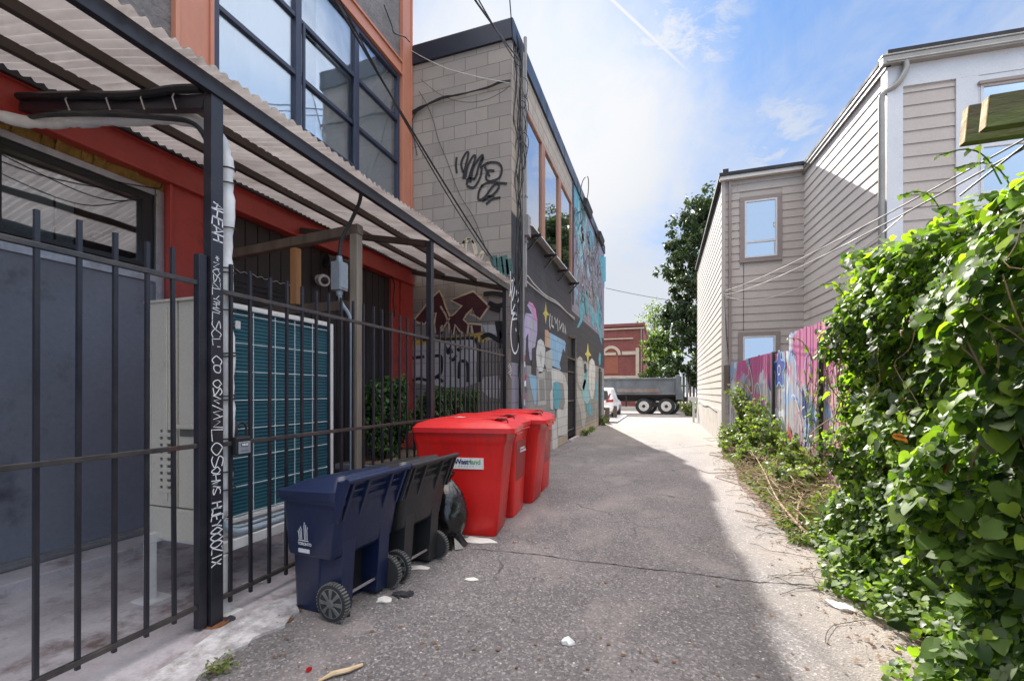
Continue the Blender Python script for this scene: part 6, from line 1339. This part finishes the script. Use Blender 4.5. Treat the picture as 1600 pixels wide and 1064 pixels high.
for cx_ in (-5.25, -9.3, -13.3, -17.3):
    mb = MB(); pts = [(cx_+.70*math.cos(t), YK-.03, 5.35+.70*math.sin(t)) for t in np.linspace(0, PI, 14)]+[(cx_-.70, YK-.03, 3.4), (cx_+.70, YK-.03, 3.4)]; mb.prism(pts, (0, .028, 0)); mb.build('bricked_window', 'brick_infill', br)
mb = MB(); mb.box(XK-.25, XK-.12, YK-.14, YK-.02, 0, 8.0); mb.build('downpipe', 'trim', br)

# dump truck parked across the lane end
dt = thing('dump_truck', (-3.2, 32, 0), 'grey rust streaked dump truck with twin rear axles parked across the lane end', 'truck')
YT = 31.0
mb = MB()
mb.prism([(-5.6, YT-.05, 1.34), (.9, YT-.05, 1.34), (.9, YT-.05, 2.34), (-5.8, YT-.05, 2.34)], (0, 2.4, 0))
mb.box(-5.85, .85, YT-.12, YT+.02, 2.32, 2.42); mb.box(-5.6, 1.2, YT-.10, YT-.04, 1.30, 1.40)
for x in (-4.4, -3.1, .62): mb.box(x-.03, x+.03, YT-.09, YT-.04, 1.40, 2.32)
mb.hexa([(.75, YT-.14, .98), (1.22, YT-.14, .98), (1.22, YT+2.45, .98), (.75, YT+2.45, .98)], [(.75, YT-.14, 2.56), (.98, YT-.14, 2.62), (.98, YT+2.45, 2.62), (.75, YT+2.45, 2.56)])
mb.build('dump_bed', 'truck_grey', dt, bevel=.012)
mb = MB(); mb.box(-3.0, -.25, YT-.115, YT-.06, 1.44, 1.68); mb.build('bed_panel', mat('rusty_primer_panel', (.24, .19, .17), (.16, .11, .09), .7, scale=5, dirt=(.2, .09, .05), dscale=3), dt, bevel=.01)
mb = MB(); mb.box(-9.6, 1.5, YT+.55, YT+.75, .85, 1.15); mb.box(-9.6, 1.5, YT+1.6, YT+1.8, .85, 1.15); mb.box(-5.4, 1.0, YT+.3, YT+2.2, 1.12, 1.31); mb.box(-.9, -.1, YT+.2, YT+2.2, .5, .8); mb.bar((1.5, YT, .95), (1.9, YT-.0, .70), .2, .08); mb.bar((1.45, YT-.05, 1.0), (1.62, YT-.05, 2.5), .05, .05); mb.build('chassis', 'truck_dark', dt)
mb = MB(); mb.box(-4.3, -2.9, YT+.0, YT+.45, .55, 1.05); mb.lathe((-3.6, YT-.02, .75), (0, 1, 0), [(.22, 0), (.24, .05), (.24, .4)], 16); mb.box(-2.45, -2.35, YT, YT+.1, .5, 1.3); mb.build('fuel_tank', 'truck_dark', dt, bevel=.02)
for x, y in ((-1.26, YT+.02), (.16, YT+.02), (-7.4, YT+.02), (-1.26, YT+1.95), (.16, YT+1.95), (-7.4, YT+1.95), (-1.0+.05, YT+.40), (.45, YT+.40)):
    c = (x, y+.0, .54); mb = MB(); mb.lathe(c, (0, 1, 0), [(.32, -.02), (.50, -.02), (.54, .04), (.54, .24), (.50, .30), (.30, .30)], 36)
    for i in range(40): a = 2*PI*i/40; mb.T = Matrix.Translation(c) @ Matrix.Rotation(a, 4, 'Y'); mb.box(.53, .548, .0, .28, -.012, .012)
    mb.T = None; wh = mb.build('wheel', 'rubber', dt, smooth=True)
    mb = MB(); mb.lathe(c, (0, 1, 0), [(.33, -.022), (.31, -.03), (.27, .02), (.17, .03), (.16, -.01), (.10, -.02)], 28); rm = mb.build('rim', 'wheel_white', wh, smooth=True)
    mb = MB(); mb.lathe(c, (0, 1, 0), [(.10, -.06), (.11, -.04), (.11, .0)], 14)
    for i in range(8): a = 2*PI*i/8+.2; mb.lathe((x+.215*math.cos(a), y+.005, .54+.215*math.sin(a)), (0, 1, 0), [(.028, -.002), (.028, .01)], 8)
    mb.build('hub', 'truck_dark', rm, smooth=True)
mb = MB(); mb.prism([(-9.6, YT, .9), (-6.3, YT, .9), (-6.3, YT, 2.9), (-7.9, YT, 2.9), (-8.3, YT, 1.9), (-9.6, YT, 1.75)], (0, 2.3, 0)); mb.build('cab', 'truck_grey', dt, bevel=.05)
mb = MB(); mb.prism([(-7.75, YT-.01, 2.0), (-6.6, YT-.01, 2.0), (-6.6, YT-.01, 2.75), (-7.5, YT-.01, 2.75)], (0, .012, 0)); mb.build('side_window', 'car_glass', dt)

# parked white suv, tail towards the lane
sv = thing('parked_suv', (-3.5, 27, 0), 'white hatchback car parked past the corner of the mural building', 'car')
x0, x1, y0 = -4.40, -2.58, 24.6
sec = [(24.6, .45, .95, .0), (24.7, .40, 1.05, .05), (25.0, .35, 1.62, .16), (25.6, .32, 1.72, .20), (27.2, .32, 1.74, .20), (28.2, .32, 1.10, .10), (29.2, .35, .95, .06), (29.4, .45, .80, .02)]
mb = MB(); vs = []
for (y, zb, zt, ins) in sec:
    zb_ = min(1.05, zt); vs += [(x0+.08, y, zb), (x1-.08, y, zb), (x1, y, zb+.2), (x1-.01, y, zb_*.93), (x1-.03-ins, y, zt-.05), (x1-.16-ins, y, zt), (x0+.16+ins, y, zt), (x0+.03+ins, y, zt-.05), (x0+.01, y, zb_*.93), (x0, y, zb+.2)]
n = 10; fs_ = [(i*n+j, (i+1)*n+j, (i+1)*n+(j+1) % n, i*n+(j+1) % n) for i in range(len(sec)-1) for j in range(n)]+[tuple(range(n)), tuple(range((len(sec)-1)*n, len(sec)*n))[::-1]]
mb.add(vs, fs_); mb.build('body', 'car_white', sv, smooth=True, bevel=.02)
mb = MB(); mb.prism([(x0+.25, 24.655, 1.08), (x1-.25, 24.655, 1.08), (x1-.35, 24.90, 1.56), (x0+.35, 24.90, 1.56)], (0, -.02, 0)); mb.build('rear_window', 'car_glass', sv)
for s_ in (0, 1):
    mb = MB(); f = lambda x: (x1-(x1-x)) if s_ else (x0+(x1-x)); mb.prism([(f(x1-.42), 24.63, .93), (f(x1+.01), 24.66, .96), (f(x1-.02), 24.72, 1.10), (f(x1-.30), 24.66, 1.04), (f(x1-.12), 24.80, 1.42), (f(x1-.22), 24.80, 1.40)], (0, -.06, 0)); mb.build('tail_light', 'tail_red', sv)
mb = MB(); mb.box(x0+.1, x1-.1, 24.52, 24.62, .42, .72); mb.build('bumper', 'car_white', sv, bevel=.04)
mb = MB(); mb.box(x0+.2, x0+.55, 24.50, 24.53, .50, .64); mb.box(x1-.55, x1-.2, 24.50, 24.53, .50, .64); mb.box(x0+.6, x1-.6, 24.50, 24.52, .46, .56); mb.build('bumper_vent', 'black_plastic', sv)
for x in (x1-.12, x0+.02):
    for y in (25.5, 28.4):
        mb = MB(); mb.lathe((x-.05, y, .36), (1, 0, 0), [(.22, 0), (.35, .0), (.36, .05), (.36, .16), (.34, .2), (.2, .2)], 28); wh = mb.build('wheel', 'rubber', sv, smooth=True)
        mb = MB(); mb.lathe((x-.05, y, .36), (1, 0, 0), [(.22, -.005), (.20, .205), (.06, .19)], 20); mb.build('rim', 'alu', wh, smooth=True)
for u, v, vt_, lab in ((949, 661, 636, 'dark timber bollard nearer the mural wall corner'), (961, 655, 634, 'dark timber bollard nearer the white car')):
    p = G(u, v); t = thing('wooden_bollard', (p.x, p.y, 0), lab, 'bollard', 'timber bollards at the lane side')
    d_ = -math.sin(THETA)*p.x+math.cos(THETA)*p.y; h_ = 1.5-(vt_-612)/696*d_; r_ = .10
    mb = MB(); mb.box(p.x-r_, p.x+r_, p.y-r_, p.y+r_, 0, h_-.03); mb.build('post', 'timber_dark', t, bevel=.015); mb = MB(); mb.hexa([(p.x-r_-.01, p.y-r_-.01, h_-.03), (p.x+r_+.01, p.y-r_-.01, h_-.03), (p.x+r_+.01, p.y+r_+.01, h_-.03), (p.x-r_-.01, p.y+r_+.01, h_-.03)], [(p.x-.05, p.y-.05, h_), (p.x+.05, p.y-.05, h_), (p.x+.05, p.y+.05, h_), (p.x-.05, p.y+.05, h_)]); mb.build('cap', 'timber_dark', t)

# far picket fence and yard edge beside the truck
ff = thing('far_fence', (4, 37, 0), 'pale board fence standing in the shade beyond the dump truck tail', 'fence')
for i in range(34):
    mb = MB(); x = .9+i*.24; mb.box(x, x+.17, 36.9, 36.95, .05, 2.6+.1*math.sin(i)); mb.build('plank', 'timber_grey' if i % 3 else 'white_trim', ff)
mb = MB(); mb.box(.9, 9.0, 36.96, 37.02, .5, .6); mb.box(.9, 9.0, 36.96, 37.02, 1.9, 2.0); mb.build('rail', 'timber_dark', ff)
weed((1.5, 29.6), .8, 1.0, 900, 'yellow green weeds at the street corner behind the pale house', 'weed', [LP[0], LP[1], LD[1]], 'weeds along the walls', 'weed_tuft', 'oval', (.10, .22))
weed((2.4, 26.0), .7, .8, 600, 'dark green weeds at the rear foot of the pale house', 'weed', [LT[1], LP[0]], 'weeds along the walls', 'weed_tuft', 'oval', (.10, .2))

# ================================================================== TREES
def tree(name, base, H, rad, label, cat, mats, wts_, nleaf, leafs, crown0=.3, trunk=.25, ncl=40, shape='oval', lean=(0, 0), open_=.0, prof=None):
    base = Vector(base); t = thing(name, base, label, cat); mb = MB()
    top = base+Vector((lean[0], lean[1], H)); tk = curve3([base, base+Vector((.15*trunk, .1, H*.3)), base+Vector((lean[0]*.6-.1, lean[1]*.6, H*.62)), top-Vector((0, 0, H*.08))], 5)
    mb.tube(tk, [trunk*(1-.9*i/len(tk)) for i in range(len(tk))], 10); cl = []
    for i in range(ncl):
        f = crown0+(1-crown0)*(i+random.random())/ncl; q = tk[min(len(tk)-1, int(f*(len(tk)-1)))]; a = i*2.4+random.uniform(-.5, .5)
        pr = prof(f) if prof else math.sin(PI*min(1, (f-crown0)/(1-crown0)*.85+.15))**.6
        rr_ = rad*pr*random.uniform(.35, 1.05); e = Vector((q.x+rr_*math.cos(a), q.y+rr_*math.sin(a), base.z+f*H+random.uniform(-.03, .05)*H)); m_ = q.lerp(e, .5)+Vector((0, 0, -.1*rr_))
        mb.tube(curve3([q, m_, e], 3), [trunk*.22*(1-.13*k_) for k_ in range(7)], 5, False); cl.append((e, rad*random.uniform(.20, .42), q))
    mb.build('trunk', 'bark', t, smooth=True); P, Nn = [], []
    per = nleaf//len(cl)
    for e, r_, q in cl:
        k1 = int(per*random.uniform(.5, 1.5)); sub = [Vector((random.gauss(0, .55), random.gauss(0, .55), random.gauss(0, .38)))*r_ for _ in range(9)]
        for i in range(k1):
            o = Vector((random.gauss(0, 1), random.gauss(0, 1), random.gauss(0, .8))).normalized(); s_ = random.choice(sub); p = e+s_+o*r_*.42*random.random()**.5
            if random.random() < .12: p = q.lerp(e, random.random())+o*r_*.2
            P.append(p); Nn.append(o+Vector((0, 0, .5)))
    leaf_mesh('crown', P, Nn, rng.uniform(leafs[0], leafs[1], len(P)), mats, wts_, t, shape, spread=.6); return t
random.seed(23)
tree('tall_tree', (2.95, 36.5, 0), 15.4, 2.75, 'tall dark green tree rising behind the pale house at the lane end', 'tree', LT, [6, 5, 1.4], 30000, (.20, .42), .16, .38, 80, prof=lambda f: (.75+.45*math.sin(PI*min(1, f*1.05))) if f < .75 else max(.25, 1.15-(f-.75)*3.2))
tree('small_tree', (-.2, 41, 0), 6.6, 1.7, 'small bright leafy tree between the brick building and the tall tree', 'tree', LP+[LT[1]], [3, 2, 3], 7000, (.16, .32), .28, .14, 30)
tree('sparse_tree', (-1.2, 66, 0), 13.2, 3.4, 'thin distant tree showing bare branches just behind the brick building', 'tree', [LT[1], LP[1]], [1, 1], 2600, (.2, .4), .4, .2, 46)
tree('yard_tree', (7.5, 42, 0), 9.5, 3.6, 'broad shaded tree behind the tall one, mostly hidden by the pale house', 'tree', LT, [4, 4, 1], 9000, (.3, .55), .2, .3, 36)
